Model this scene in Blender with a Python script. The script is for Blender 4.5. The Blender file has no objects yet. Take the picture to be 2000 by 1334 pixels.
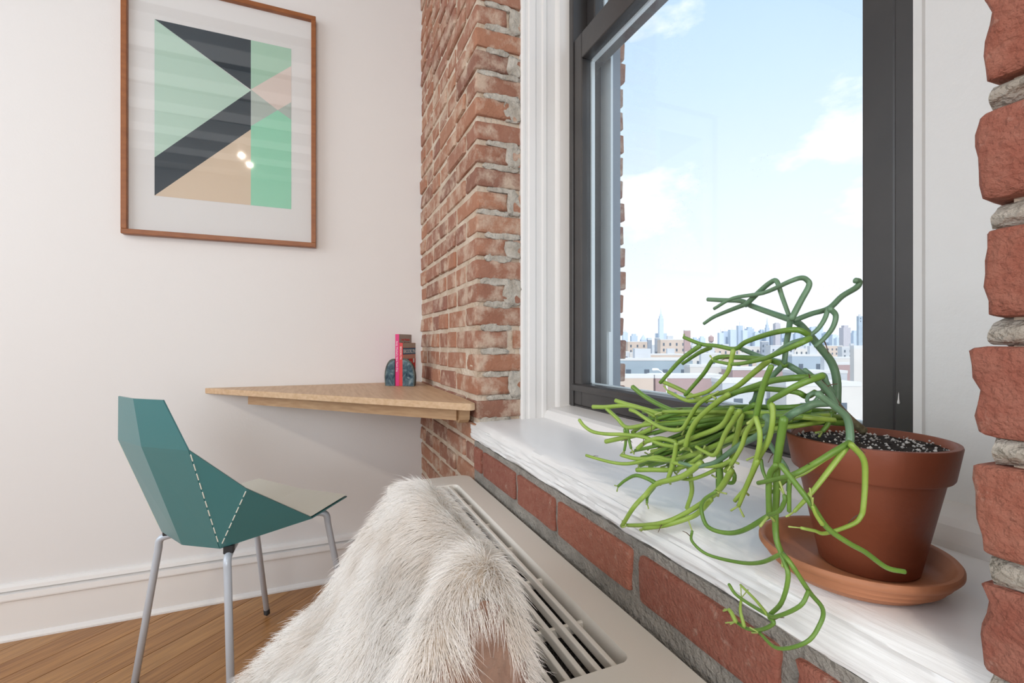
import bpy, bmesh, math, random
import numpy as np
from mathutils import Vector, Matrix, noise

# ------------------------------------------------------------------ camera, world, light
scene = bpy.context.scene
COL = scene.collection
random.seed(11)
EYE = 0.906
AXIS = math.radians(22.5)           # the window wall runs 22.5 degrees off the view axis
cam_data = bpy.data.cameras.new('camera')
cam_data.sensor_width = 36.0
cam_data.lens = 914.0 / 2000.0 * 36.0
cam_data.shift_y = 0.0025
cam_data.clip_start = 0.02
cam_data.clip_end = 20000
cam = bpy.data.objects.new('camera', cam_data)
COL.objects.link(cam)
cam.location = (0, 0, EYE)
cam.rotation_euler = (math.radians(90), 0, math.radians(67.5))
scene.camera = cam
scene.view_settings.view_transform = 'Standard'
scene.view_settings.look = 'None'
scene.view_settings.exposure = 0.0
scene.view_settings.gamma = 1.0
scene.view_settings.use_curve_mapping = False

world = bpy.data.worlds.new('sky')
scene.world = world
world.use_nodes = True
wn, wl = world.node_tree.nodes, world.node_tree.links
wn.clear()
w_out = wn.new('ShaderNodeOutputWorld'); w_bg = wn.new('ShaderNodeBackground')
w_tc = wn.new('ShaderNodeTexCoord'); w_sep = wn.new('ShaderNodeSeparateXYZ')
w_ramp = wn.new('ShaderNodeValToRGB')
wl.new(w_tc.outputs['Generated'], w_sep.inputs[0]); wl.new(w_sep.outputs['Z'], w_ramp.inputs[0])
el = w_ramp.color_ramp.elements
el[0].position = 0.0; el[0].color = (1.02, 1.03, 1.05, 1)
el[1].position = 1.0; el[1].color = (0.28, 0.50, 0.86, 1)
for p, c in ((0.10, (0.99, 1.01, 1.03, 1)), (0.25, (0.86, 0.95, 1.03, 1)), (0.45, (0.66, 0.83, 1.0, 1)), (0.7, (0.46, 0.68, 0.95, 1))):
    e = el.new(p); e.color = c
w_map = wn.new('ShaderNodeMapping'); w_map.inputs['Scale'].default_value = (1, 1, 2.1)
w_map.inputs['Location'].default_value = (0.35, 0.1, 0.12)
w_noise = wn.new('ShaderNodeTexNoise'); w_noise.inputs['Scale'].default_value = 3.3
w_noise.inputs['Detail'].default_value = 9; w_noise.inputs['Roughness'].default_value = 0.56
w_cr = wn.new('ShaderNodeValToRGB')
w_cr.color_ramp.elements[0].position = 0.55; w_cr.color_ramp.elements[1].position = 0.66
w_mix = wn.new('ShaderNodeMix'); w_mix.data_type = 'RGBA'
w_mix.inputs[7].default_value = (1.15, 1.15, 1.15, 1)
wl.new(w_tc.outputs['Generated'], w_map.inputs[0]); wl.new(w_map.outputs[0], w_noise.inputs['Vector'])
wl.new(w_noise.outputs['Fac'], w_cr.inputs[0]); wl.new(w_cr.outputs[0], w_mix.inputs[0])
wl.new(w_ramp.outputs[0], w_mix.inputs[6]); wl.new(w_mix.outputs[2], w_bg.inputs[0])
w_bg.inputs['Strength'].default_value = 1.15
wl.new(w_bg.outputs[0], w_out.inputs[0])

def add_light(name, kind, loc, energy, color, rot=None, size=None, aim=None, **kw):
    d = bpy.data.lights.new(name, kind); d.energy = energy; d.color = color
    if size:
        d.shape = 'RECTANGLE'; d.size, d.size_y = size
    for k, v in kw.items():
        setattr(d, k, v)
    o = bpy.data.objects.new(name, d); COL.objects.link(o); o.location = loc
    if aim is not None:
        o.rotation_euler = (Vector(aim) - Vector(loc)).to_track_quat('-Z', 'Y').to_euler()
    elif rot:
        o.rotation_euler = rot
    return o

# the sun stands behind the house: it lights the fronts of the city, never this window
add_light('sun', 'SUN', (20, -9, 40), 3.6, (1, 0.96, 0.91), aim=(3.8, -1.6, 16.4), angle=0.01)
# area lights: daylight of the inferred back window, plus an added right-wall fill
add_light('daylight_back_window', 'AREA', (-0.3, -2.70, 1.75), 46, (0.90, 0.95, 1.0), aim=(-0.3, 0, 1.65), size=(2.7, 1.9))
add_light('added_right_fill', 'AREA', (2.55, -1.0, 1.27), 42, (0.96, 0.98, 1.0), aim=(0, -0.9, 1.27), size=(2.3, 1.55))

# ------------------------------------------------------------------ helpers
def tag(o, label=None, cat=None, group=None, kind=None):
    if label: o['label'] = label
    if cat: o['category'] = cat
    if group: o['group'] = group
    if kind: o['kind'] = kind
    return o

ORIGIN = {}
def link(name, data, parent=None, loc=None):
    o = bpy.data.objects.new(name, data)
    COL.objects.link(o)
    if parent is not None:
        o.parent = parent
    if loc is not None:
        o.location = loc
    return o

def root(name, loc, label, cat, group=None):
    o = link(name, None, None, loc)
    o.empty_display_size = 0.05
    ORIGIN[o.name] = Vector(loc)
    return tag(o, label, cat, group)

def org(parent):
    return ORIGIN.get(parent.name, Vector((0, 0, 0))) if parent is not None else Vector((0, 0, 0))

def mesh(name, verts, faces, material, parent=None, smooth=False, mats=None, face_mats=None):
    """verts in world metres; parented meshes are shifted to their thing's base"""
    b = org(parent)
    me = bpy.data.meshes.new(name)
    me.from_pydata([(v[0]-b.x, v[1]-b.y, v[2]-b.z) for v in verts], [], [tuple(f) for f in faces])
    for m in (mats or [material]):
        me.materials.append(m)
    if face_mats:
        me.polygons.foreach_set('material_index', face_mats)
    me.update()
    if smooth:
        me.polygons.foreach_set('use_smooth', [True]*len(me.polygons))
    o = link(name, me, parent)
    ORIGIN[o.name] = b
    return o

def from_bm(name, bm, material, parent=None, smooth=False):
    b = org(parent)
    bmesh.ops.translate(bm, verts=bm.verts, vec=-b)
    me = bpy.data.meshes.new(name)
    bm.to_mesh(me); bm.free()
    me.materials.append(material)
    if smooth:
        me.polygons.foreach_set('use_smooth', [True]*len(me.polygons))
    o = link(name, me, parent)
    ORIGIN[o.name] = b
    return o

def bm_box(x0, x1, y0, y1, z0, z1, bevel=0.0, seg=1):
    bm = bmesh.new()
    bmesh.ops.create_cube(bm, size=1.0)
    bmesh.ops.scale(bm, vec=(x1-x0, y1-y0, z1-z0), verts=bm.verts)
    bmesh.ops.translate(bm, vec=((x0+x1)/2, (y0+y1)/2, (z0+z1)/2), verts=bm.verts)
    if bevel > 0:
        bmesh.ops.bevel(bm, geom=bm.edges[:], offset=bevel, segments=seg, affect='EDGES', profile=0.5)
    return bm

def box(name, x0, x1, y0, y1, z0, z1, material, parent=None, bevel=0.0, seg=1):
    return from_bm(name, bm_box(x0, x1, y0, y1, z0, z1, bevel, seg), material, parent)

def extrude_poly(pts, axis, a, b, name, material, parent=None, smooth=False):
    """polygon in the two other axes, extruded along axis from a to b"""
    def p(u, v, t):
        return {'x': (t, u, v), 'y': (u, t, v), 'z': (u, v, t)}[axis]
    n = len(pts)
    vs = [p(u, v, a) for u, v in pts] + [p(u, v, b) for u, v in pts]
    fs = [tuple(range(n)), tuple(range(2*n-1, n-1, -1))]
    fs += [(i, (i+1) % n, n+(i+1) % n, n+i) for i in range(n)]
    o = mesh(name, vs, fs, material, parent, smooth)
    bm = bmesh.new(); bm.from_mesh(o.data)
    bmesh.ops.recalc_face_normals(bm, faces=bm.faces); bm.to_mesh(o.data); bm.free()
    return o

def smooth_path(pts, sub=4):
    P = [Vector(p) for p in pts]
    if len(P) < 3:
        return P
    Q = [P[0]*2-P[1]] + P + [P[-1]*2-P[-2]]
    out = []
    for i in range(1, len(Q)-2):
        a, b, c, d = Q[i-1], Q[i], Q[i+1], Q[i+2]
        for k in range(sub):
            t = k/sub
            out.append(0.5*((2*b)+(c-a)*t+(2*a-5*b+4*c-d)*t*t+(3*b-a-3*c+d)*t**3))
    out.append(P[-1])
    return out

def tube_data(path, r0, r1, sides=8, cap=True, knob=0.0):
    path = [Vector(p) for p in path]
    n = len(path)
    vs, fs = [], []
    t0 = (path[1]-path[0]).normalized()
    u = t0.orthogonal().normalized()
    for i, p in enumerate(path):
        t = (path[min(i+1, n-1)]-path[max(i-1, 0)])
        t = t.normalized() if t.length > 1e-9 else t0
        u = (u-t*u.dot(t))
        u = u.normalized() if u.length > 1e-6 else t.orthogonal().normalized()
        w = t.cross(u)
        r = r0+(r1-r0)*i/(n-1)
        for k in range(sides):
            a = 2*math.pi*k/sides
            vs.append(p+(u*math.cos(a)+w*math.sin(a))*r)
    for i in range(n-1):
        for k in range(sides):
            k2 = (k+1) % sides
            fs.append((i*sides+k, i*sides+k2, (i+1)*sides+k2, (i+1)*sides+k))
    if cap:
        for (i, sg, r) in ((0, -1, r0), (n-1, 1, r1)):
            t = (path[1]-path[0]) if i == 0 else (path[-1]-path[-2])
            t = t.normalized()
            vs.append(path[i]+t*sg*r*0.8)
            c = len(vs)-1
            for k in range(sides):
                k2 = (k+1) % sides
                fs.append((c, i*sides+k2, i*sides+k) if sg < 0 else (c, i*sides+k, i*sides+k2))
    return vs, fs

def tube(name, path, r0, r1, material, parent=None, sides=8, sub=4):
    vs, fs = tube_data(smooth_path(path, sub), r0, r1, sides)
    return mesh(name, vs, fs, material, parent, smooth=True)

def lathe(name, profile, centre, material, parent=None, seg=64, smooth=True):
    vs, fs = [], []
    n = len(profile)
    for i in range(seg):
        a = 2*math.pi*i/seg
        for r, z in profile:
            vs.append((centre[0]+r*math.cos(a), centre[1]+r*math.sin(a), centre[2]+z))
    for i in range(seg):
        j = (i+1) % seg
        for k in range(n-1):
            fs.append((i*n+k, j*n+k, j*n+k+1, i*n+k+1))
    return mesh(name, vs, fs, material, parent, smooth)

def mark_sharp(o, deg=35):
    bm = bmesh.new(); bm.from_mesh(o.data)
    for e in bm.edges:
        if len(e.link_faces) == 2 and e.calc_face_angle() > math.radians(deg):
            e.smooth = False
    bm.to_mesh(o.data); bm.free()

# ------------------------------------------------------------------ materials
def mat(name, color, rough=0.5, var=None, scale=8.0, bump=0.0, bump_scale=60.0, metal=0.0, spec=0.5, stretch=None,
        detail=6.0, rand=None, rmix=0.62, coat=0.0, sheen=0.0, smear=None, world=False, bdist=0.01):
    m = bpy.data.materials.new(name); m.use_nodes = True
    nt = m.node_tree; bs = nt.nodes['Principled BSDF']
    bs.inputs['Base Color'].default_value = (*color, 1)
    bs.inputs['Roughness'].default_value = rough
    bs.inputs['Metallic'].default_value = metal
    bs.inputs['Specular IOR Level'].default_value = spec
    bs.inputs['Coat Weight'].default_value = coat
    bs.inputs['Sheen Weight'].default_value = sheen
    tc = nt.nodes.new('ShaderNodeTexCoord'); mp = nt.nodes.new('ShaderNodeMapping')
    if world:                                  # grain sized in metres whatever the scale of the piece
        gw = nt.nodes.new('ShaderNodeNewGeometry'); coord = gw.outputs['Position']
    else:
        coord = tc.outputs['Object']
    nt.links.new(coord, mp.inputs[0])
    if stretch:
        mp.inputs['Scale'].default_value = stretch[:3]
        if len(stretch) > 3:
            mp.inputs['Rotation'].default_value = (0, 0, stretch[3])
    src = None
    if var:
        ns = nt.nodes.new('ShaderNodeTexNoise'); ns.inputs['Scale'].default_value = scale
        ns.inputs['Detail'].default_value = detail
        nt.links.new(mp.outputs[0], ns.inputs['Vector'])
        mx = nt.nodes.new('ShaderNodeMix'); mx.data_type = 'RGBA'
        mx.inputs[6].default_value = (*color, 1); mx.inputs[7].default_value = (*var, 1)
        rp = nt.nodes.new('ShaderNodeValToRGB')
        rp.color_ramp.elements[0].position = 0.35; rp.color_ramp.elements[1].position = 0.68
        nt.links.new(ns.outputs['Fac'], rp.inputs[0]); nt.links.new(rp.outputs[0], mx.inputs[0])
        src = mx.outputs[2]
    if rand:                                   # each object its own tone
        oi = nt.nodes.new('ShaderNodeObjectInfo'); cr = nt.nodes.new('ShaderNodeValToRGB')
        els = cr.color_ramp.elements
        els[0].position = 0; els[0].color = (*rand[0], 1); els[1].position = 1; els[1].color = (*rand[-1], 1)
        for i, c in enumerate(rand[1:-1]):
            e = els.new((i+1)/(len(rand)-1)); e.color = (*c, 1)
        nt.links.new(oi.outputs['Random'], cr.inputs[0])
        if src is None:
            src = cr.outputs[0]
        else:
            mm = nt.nodes.new('ShaderNodeMix'); mm.data_type = 'RGBA'; mm.inputs[0].default_value = rmix
            nt.links.new(src, mm.inputs[6]); nt.links.new(cr.outputs[0], mm.inputs[7]); src = mm.outputs[2]
        add = nt.nodes.new('ShaderNodeVectorMath'); add.operation = 'ADD'
        nt.links.new(coord, add.inputs[0]); nt.links.new(oi.outputs['Random'], add.inputs[1])
        nt.links.new(add.outputs[0], mp.inputs[0])
    if smear:                                  # mortar and limewash smears, in world space
        ge = nt.nodes.new('ShaderNodeNewGeometry'); sn = nt.nodes.new('ShaderNodeTexNoise')
        sn.inputs['Scale'].default_value = smear[1]; sn.inputs['Detail'].default_value = 9; sn.inputs['Roughness'].default_value = 0.65
        nt.links.new(ge.outputs['Position'], sn.inputs['Vector'])
        sr = nt.nodes.new('ShaderNodeValToRGB')
        sr.color_ramp.elements[0].position = smear[2]; sr.color_ramp.elements[1].position = smear[2]+0.16
        nt.links.new(sn.outputs['Fac'], sr.inputs[0])
        sm = nt.nodes.new('ShaderNodeMix'); sm.data_type = 'RGBA'; sm.inputs[7].default_value = (*smear[0], 1)
        nt.links.new(src, sm.inputs[6])
        k = nt.nodes.new('ShaderNodeMath'); k.operation = 'MULTIPLY'; k.inputs[1].default_value = smear[3]
        nt.links.new(sr.outputs[0], k.inputs[0]); nt.links.new(k.outputs[0], sm.inputs[0]); src = sm.outputs[2]
    if src is not None:
        nt.links.new(src, bs.inputs['Base Color'])
    if bump:
        nb = nt.nodes.new('ShaderNodeTexNoise'); nb.inputs['Scale'].default_value = bump_scale
        nb.inputs['Detail'].default_value = 5
        nt.links.new(mp.outputs[0], nb.inputs['Vector'])
        bp = nt.nodes.new('ShaderNodeBump'); bp.inputs['Strength'].default_value = bump; bp.inputs['Distance'].default_value = bdist
        nt.links.new(nb.outputs['Fac'], bp.inputs['Height']); nt.links.new(bp.outputs[0], bs.inputs['Normal'])
    return m

M_WALL = mat('wall_paint', (0.79, 0.778, 0.772), 0.55, bump=0.04, bump_scale=180)
M_TRIM = mat('trim_paint', (0.84, 0.82, 0.80), 0.35, bump=0.03, bump_scale=40)
M_SILL = mat('sill_paint', (0.88, 0.88, 0.875), 0.30, bump=0.22, bump_scale=1.0, stretch=(10, 5, 210))
M_PLASTER = mat('painted_plaster', (0.80, 0.80, 0.79), 0.4, bump=0.25, bump_scale=28)
M_BRICK = mat('brick', (0.34, 0.15, 0.09), 0.85, var=(0.44, 0.23, 0.15), scale=40, bump=0.8, bump_scale=160, smear=((0.62, 0.49, 0.38), 16, 0.47, 0.75), world=True, bdist=0.004,
              rand=[(0.17, 0.075, 0.06), (0.34, 0.14, 0.08), (0.42, 0.19, 0.11), (0.23, 0.095, 0.075), (0.44, 0.22, 0.13), (0.28, 0.12, 0.09)])
M_BRICK2 = mat('brick_near', (0.32, 0.10, 0.062), 0.9, var=(0.44, 0.20, 0.14), scale=90, bump=1.0, bump_scale=260, smear=((0.62, 0.47, 0.38), 45, 0.60, 0.55), world=True, bdist=0.004,
               rand=[(0.33, 0.105, 0.065), (0.22, 0.07, 0.05), (0.37, 0.13, 0.08), (0.27, 0.085, 0.06)])
M_MORTAR = mat('mortar', (0.55, 0.43, 0.32), 0.95, var=(0.70, 0.60, 0.49), scale=14, bump=0.9, bump_scale=90)
M_MORTAR_W = mat('mortar_pale', (0.60, 0.55, 0.48), 0.95, var=(0.40, 0.35, 0.29), scale=40, bump=1.0, bump_scale=110)
M_MORTAR_G = mat('mortar_grey', (0.27, 0.25, 0.22), 0.95, var=(0.38, 0.35, 0.31), scale=25, bump=1.0, bump_scale=140)
M_FRAME = mat('window_frame_paint', (0.035, 0.033, 0.034), 0.33, var=(0.055, 0.05, 0.048), scale=6, bump=0.03, bump_scale=50)
M_ALU = mat('pale_metal', (0.72, 0.78, 0.80), 0.35, metal=0.2)
M_EXT = mat('outer_frame_grey', (0.22, 0.26, 0.31), 0.6)
M_FLOORBASE = mat('subfloor', (0.06, 0.03, 0.015), 0.8)
M_PLANK = mat('oak_plank', (0.50, 0.255, 0.09), 0.36, var=(0.17, 0.065, 0.02), rmix=0.45, scale=6, bump=0.06, bump_scale=30,
              stretch=(1.0, 22, 22), rand=[(0.38, 0.165, 0.05), (0.52, 0.27, 0.10), (0.44, 0.20, 0.065), (0.58, 0.32, 0.13)])
M_OAK = mat('desk_oak', (0.66, 0.46, 0.29), 0.45, var=(0.55, 0.355, 0.20), scale=6, bump=0.04, bump_scale=40, stretch=(1.5, 18, 18, 0.75))
M_OAK2 = mat('cleat_oak', (0.52, 0.33, 0.18), 0.5, var=(0.42, 0.25, 0.13), scale=6, stretch=(3, 3, 20))
M_TEAL = mat('teal_metal', (0.062, 0.205, 0.215), 0.28, bump=0.015, bump_scale=300)
M_CREAM = mat('cream_metal', (0.84, 0.84, 0.75), 0.35)
M_TUBE = mat('grey_tube', (0.55, 0.60, 0.67), 0.3, metal=0.15)
M_BLACK = mat('black_rubber', (0.02, 0.02, 0.022), 0.5)
M_PICFRAME = mat('picture_frame_wood', (0.33, 0.115, 0.035), 0.4, var=(0.26, 0.085, 0.025), scale=6, stretch=(4, 4, 12))
M_MAT = mat('mat_board', (0.80, 0.80, 0.80), 0.8)
M_AC = mat('beige_plastic', (0.80, 0.765, 0.70), 0.40, bump=0.05, bump_scale=600)
M_DARK = mat('dark_coil', (0.025, 0.023, 0.022), 0.6, var=(0.07, 0.065, 0.06), scale=160, bump=1.0, bump_scale=220)
M_WIRE = mat('wire_mesh', (0.10, 0.09, 0.08), 0.5, metal=0.6)
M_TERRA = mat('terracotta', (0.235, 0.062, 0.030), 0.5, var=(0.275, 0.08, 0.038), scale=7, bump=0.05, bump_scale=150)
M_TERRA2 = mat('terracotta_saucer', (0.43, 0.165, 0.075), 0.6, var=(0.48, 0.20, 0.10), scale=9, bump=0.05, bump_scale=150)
M_SOIL = mat('potting_soil', (0.018, 0.012, 0.009), 0.95, var=(0.05, 0.033, 0.022), scale=90, bump=1.0, bump_scale=200)
M_PERL = mat('perlite', (0.75, 0.73, 0.70), 0.9)
M_STEM = [mat('stem_blue_green', (0.12, 0.225, 0.13), 0.38, var=(0.155, 0.28, 0.165), scale=30, bump=0.05, bump_scale=200),
          mat('stem_green', (0.115, 0.235, 0.035), 0.38, var=(0.17, 0.31, 0.05), scale=30, bump=0.05, bump_scale=200),
          mat('stem_lime', (0.25, 0.385, 0.055), 0.38, var=(0.33, 0.47, 0.09), scale=30, bump=0.05, bump_scale=200),
          mat('stem_woody', (0.16, 0.115, 0.065), 0.8, var=(0.10, 0.10, 0.05), scale=60, bump=0.5, bump_scale=120)]
M_BUD = mat('stem_bud', (0.36, 0.46, 0.12), 0.5)
M_SPINE = mat('dry_bristle', (0.11, 0.06, 0.04), 0.8)
M_HIDE = mat('hide', (0.66, 0.57, 0.47), 0.9, var=(0.55, 0.45, 0.36), scale=12)
M_SUEDE = mat('suede', (0.33, 0.21, 0.155), 0.9, var=(0.22, 0.125, 0.09), scale=35, bump=0.6, bump_scale=80, sheen=0.3)
M_CEIL = mat('ceiling_wood', (0.16, 0.095, 0.055), 0.6, var=(0.10, 0.055, 0.03), scale=4, stretch=(12, 1, 1))
M_WHITE = mat('white_paint', (0.85, 0.85, 0.84), 0.5)

def glass_material(name, gloss, dust=0.0, tint=(1, 1, 1)):
    m = bpy.data.materials.new(name); m.use_nodes = True
    nt = m.node_tree; nt.nodes.clear()
    out = nt.nodes.new('ShaderNodeOutputMaterial'); tr = nt.nodes.new('ShaderNodeBsdfTransparent')
    tr.inputs[0].default_value = (*tint, 1)
    gl = nt.nodes.new('ShaderNodeBsdfGlossy'); gl.inputs['Roughness'].default_value = 0.02
    mx = nt.nodes.new('ShaderNodeMixShader')
    lw = nt.nodes.new('ShaderNodeLayerWeight'); lw.inputs['Blend'].default_value = 0.5   # Schlick reflectance, same from both sides
    pw = nt.nodes.new('ShaderNodeMath'); pw.operation = 'POWER'; pw.inputs[1].default_value = 5
    mul = nt.nodes.new('ShaderNodeMath'); mul.operation = 'MULTIPLY_ADD'; mul.inputs[1].default_value = 0.9; mul.inputs[2].default_value = 0.038*gloss
    nt.links.new(lw.outputs['Facing'], pw.inputs[0]); nt.links.new(pw.outputs[0], mul.inputs[0]); nt.links.new(mul.outputs[0], mx.inputs[0])
    nt.links.new(tr.outputs[0], mx.inputs[1]); nt.links.new(gl.outputs[0], mx.inputs[2])
    last = mx.outputs[0]
    if dust:
        df = nt.nodes.new('ShaderNodeBsdfTranslucent'); df.inputs[0].default_value = (0.95, 0.97, 1, 1)
        tc = nt.nodes.new('ShaderNodeTexCoord'); ns = nt.nodes.new('ShaderNodeTexNoise')
        ns.inputs['Scale'].default_value = 7; ns.inputs['Detail'].default_value = 8
        nt.links.new(tc.outputs['Object'], ns.inputs['Vector'])
        vo = nt.nodes.new('ShaderNodeTexVoronoi'); vo.inputs['Scale'].default_value = 150
        nt.links.new(tc.outputs['Object'], vo.inputs['Vector'])
        lt = nt.nodes.new('ShaderNodeMath'); lt.operation = 'LESS_THAN'; lt.inputs[1].default_value = 0.09
        nt.links.new(vo.outputs['Distance'], lt.inputs[0])
        n2 = nt.nodes.new('ShaderNodeTexNoise'); n2.inputs['Scale'].default_value = 5
        nt.links.new(tc.outputs['Object'], n2.inputs['Vector'])
        gt = nt.nodes.new('ShaderNodeMath'); gt.operation = 'GREATER_THAN'; gt.inputs[1].default_value = 0.58
        nt.links.new(n2.outputs['Fac'], gt.inputs[0])
        sp = nt.nodes.new('ShaderNodeMath'); sp.operation = 'MULTIPLY'
        nt.links.new(lt.outputs[0], sp.inputs[0]); nt.links.new(gt.outputs[0], sp.inputs[1])
        s2 = nt.nodes.new('ShaderNodeMath'); s2.operation = 'MULTIPLY_ADD'; s2.inputs[1].default_value = dust
        nt.links.new(ns.outputs['Fac'], s2.inputs[0])
        s3 = nt.nodes.new('ShaderNodeMath'); s3.operation = 'MULTIPLY'; s3.inputs[1].default_value = 0.35
        nt.links.new(sp.outputs[0], s3.inputs[0]); nt.links.new(s3.outputs[0], s2.inputs[2])
        m2 = nt.nodes.new('ShaderNodeMixShader')
        nt.links.new(s2.outputs[0], m2.inputs[0]); nt.links.new(last, m2.inputs[1]); nt.links.new(df.outputs[0], m2.inputs[2])
        last = m2.outputs[0]
    nt.links.new(last, out.inputs[0])
    return m
M_GLASS = glass_material('window_glass', 0.8, dust=0.05, tint=(0.97, 0.99, 1.0))
M_PICGLASS = glass_material('picture_glass', 1.5)

# ------------------------------------------------------------------ room shell
XL, YW, YB, XR, ZT = -1.925, 0.391, -2.75, 2.6, 3.0
XJ, XP = -1.195, -0.160         # left jamb of the window, edge of the right brick pier
SILL = 0.698
TH = 0.44
def struct(o, label=None):
    return tag(o, label, kind='structure')

struct(box('wall_left', XL-0.12, XL, YB-0.2, YW+TH, 0, ZT, M_WALL))
def multi_box(name, boxes, material, parent=None):
    bm = bmesh.new()
    for b in boxes:
        t = bm_box(*b)
        me = bpy.data.meshes.new('tmp'); t.to_mesh(me); t.free()
        bm.from_mesh(me); bpy.data.meshes.remove(me)
    return from_bm(name, bm, material, parent)
# back wall with its wide window opening
struct(multi_box('wall_back', [(XL, -1.7, YB-0.2, YB, 0, ZT), (1.1, XR, YB-0.2, YB, 0, ZT), (-1.7, 1.1, YB-0.2, YB, 0, 0.75), (-1.7, 1.1, YB-0.2, YB, 2.75, ZT)], M_WALL))
struct(multi_box('wall_right', [(XR, XR+0.12, YB-0.2, -2.2, 0, ZT), (XR, XR+0.12, 0.2, YW+TH, 0, ZT), (XR, XR+0.12, -2.2, 0.2, 0, 0.45), (XR, XR+0.12, -2.2, 0.2, 2.08, ZT)], M_WALL))  # opening made for the added right window
# window wall: the mortar body behind the bricks (face 7 mm behind the brick faces), piers, spandrels, lintel
MF = YW+0.005
ww = struct(multi_box('wall_window', [(XL, XJ-0.007, MF, YW+TH-0.05, 0, ZT), (XP+0.012, XR, MF, YW+TH-0.05, 0, ZT),
                      (XJ-0.007, XP+0.012, MF, YW+TH-0.05, 0, SILL-0.05), (XJ-0.007, XP+0.012, MF, YW+TH-0.05, 2.75, ZT)], M_MORTAR),
            'exposed red brick wall around the window')
struct(box('ceiling', XL, XR, YB, YW, ZT, ZT+0.1, M_CEIL))
for i in range(9):
    x = -1.6+i*0.5
    struct(box('trim_%d' % (i+10), x-0.10, x+0.10, YB, YW, ZT-0.12, ZT, M_WHITE, bevel=0.004))

# ---- bricks
def brick_mesh(name, n=1, rough=0.02, seed=0, material=None, bev=0.05):
    """unit brick, centred, edges knocked and faces uneven"""
    bm = bmesh.new(); bmesh.ops.create_cube(bm, size=1.0)
    if n > 1:
        bmesh.ops.bevel(bm, geom=bm.edges[:], offset=bev, segments=2, affect='EDGES', profile=0.5)
        bmesh.ops.subdivide_edges(bm, edges=bm.edges[:], cuts=n, use_grid_fill=True)
    else:
        bmesh.ops.bevel(bm, geom=bm.edges[:], offset=bev, segments=1, affect='EDGES', profile=0.5)
    for v in bm.verts:
        q = v.co*2.3+Vector((seed*7.1, seed*3.3, seed*1.7))
        d = Vector((noise.noise(q), noise.noise(q+Vector((31, 7, 3))), noise.noise(q+Vector((5, 41, 13)))))
        q2 = v.co*9+Vector((seed, seed*2, 0))
        d2 = Vector((noise.noise(q2), noise.noise(q2+Vector((11, 7, 3))), noise.noise(q2+Vector((5, 21, 13)))))
        v.co += d*rough+d2*rough*(0.5 if n == 1 else 0.3)+(Vector((noise.noise(v.co*24), noise.noise(v.co*24+Vector((3, 9, 1))), noise.noise(v.co*24+Vector((8, 2, 6)))))*rough*0.25 if n > 1 else Vector((0, 0, 0)))
    me = bpy.data.meshes.new(name); bm.to_mesh(me); bm.free()
    me.materials.append(material or M_BRICK)
    if n > 1:
        me.polygons.foreach_set('use_smooth', [True]*len(me.polygons))
    return me
BR = [brick_mesh('brick', 1, 0.045, i) for i in range(8)]
BRM = [brick_mesh('brick', 3, 0.030, 40+i, None, 0.05) for i in range(6)]
def put_brick(x0, x1, y0, y1, z0, z1, me=None, parent=None, name='brick'):
    o = link(name, me or random.choice(BR), parent or ww)
    o.location = ((x0+x1)/2, (y0+y1)/2, (z0+z1)/2)
    o.scale = (x1-x0, y1-y0, z1-z0)
    if me is None:
        o.rotation_euler = (0, random.uniform(-.012, .012), random.uniform(-.012, .012))
    return o
def lumpy_strip(name, x0, x1, y0, y1, z0, z1, material, parent, nx=14, ny=6, nz=5, amp=0.004):
    bm = bmesh.new(); bmesh.ops.create_cube(bm, size=1.0)
    bmesh.ops.subdivide_edges(bm, edges=bm.edges[:], cuts=6, use_grid_fill=True)
    for v in bm.verts:
        c = v.co.copy()
        r = max(abs(c.y), abs(c.z))
        if r > 1e-6:                                        # rounded section
            l = math.hypot(c.y, c.z)
            c.y, c.z = c.y*(0.55*r/l*1.0+0.45)*1.0, c.z*(0.55*r/l+0.45)
        p = Vector((x0+(c.x+0.5)*(x1-x0), y0+(c.y+0.5)*(y1-y0), z0+(c.z+0.5)*(z1-z0)))
        q = p*55
        v.co = p+Vector((noise.noise(q), noise.noise(q+Vector((9, 3, 1))), noise.noise(q+Vector((2, 8, 5)))))*amp
    return from_bm(name, bm, material, parent, smooth=True)
PITCH, JOINT = 0.0628, 0.0135
k0 = -11
for k in range(k0, 36):
    za = 0.699+k*PITCH
    z0, z1 = max(za+JOINT/2, 0.004), za+PITCH-JOINT/2
    j = 0.0035
    x = XJ
    # corner brick: alternately a header on the room face and a stretcher in the reveal, then the other way round
    above = k >= 0
    if k % 2 == 0:
        first = 0.096
        if above:
            put_brick(XJ-first, XJ+random.uniform(-.002, .002), YW+random.uniform(-.003, .003), YW+0.135, z0, z1+random.uniform(-.003, .002), random.choice(BRM))
        else:
            put_brick(XJ-first, XJ, YW, YW+0.095, z0, z1)
    else:
        first = 0.196
        put_brick(XJ-first, XJ+random.uniform(-.002, .002), YW+random.uniform(-.003, .003), YW+0.092+random.uniform(-.006, .008), z0, z1+random.uniform(-.003, .002), random.choice(BRM))
        if above:
            put_brick(XJ-0.05, XJ, YW+0.108, YW+0.137, z0, z1, random.choice(BRM))
    x = XJ-first-JOINT
    header_row = (k % 6 == 3)
    while x > XL+0.02:
        L = 0.096 if (header_row or random.random() < 0.45) else 0.197
        L *= random.uniform(0.94, 1.04)
        xa = max(x-L, XL+0.002)
        put_brick(xa, x, YW+random.uniform(-.004, .003), YW+0.09, z0+random.uniform(-.002, .002), z1+random.uniform(-.002, .002))
        x = xa-JOINT*random.uniform(0.8, 1.3)
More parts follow.
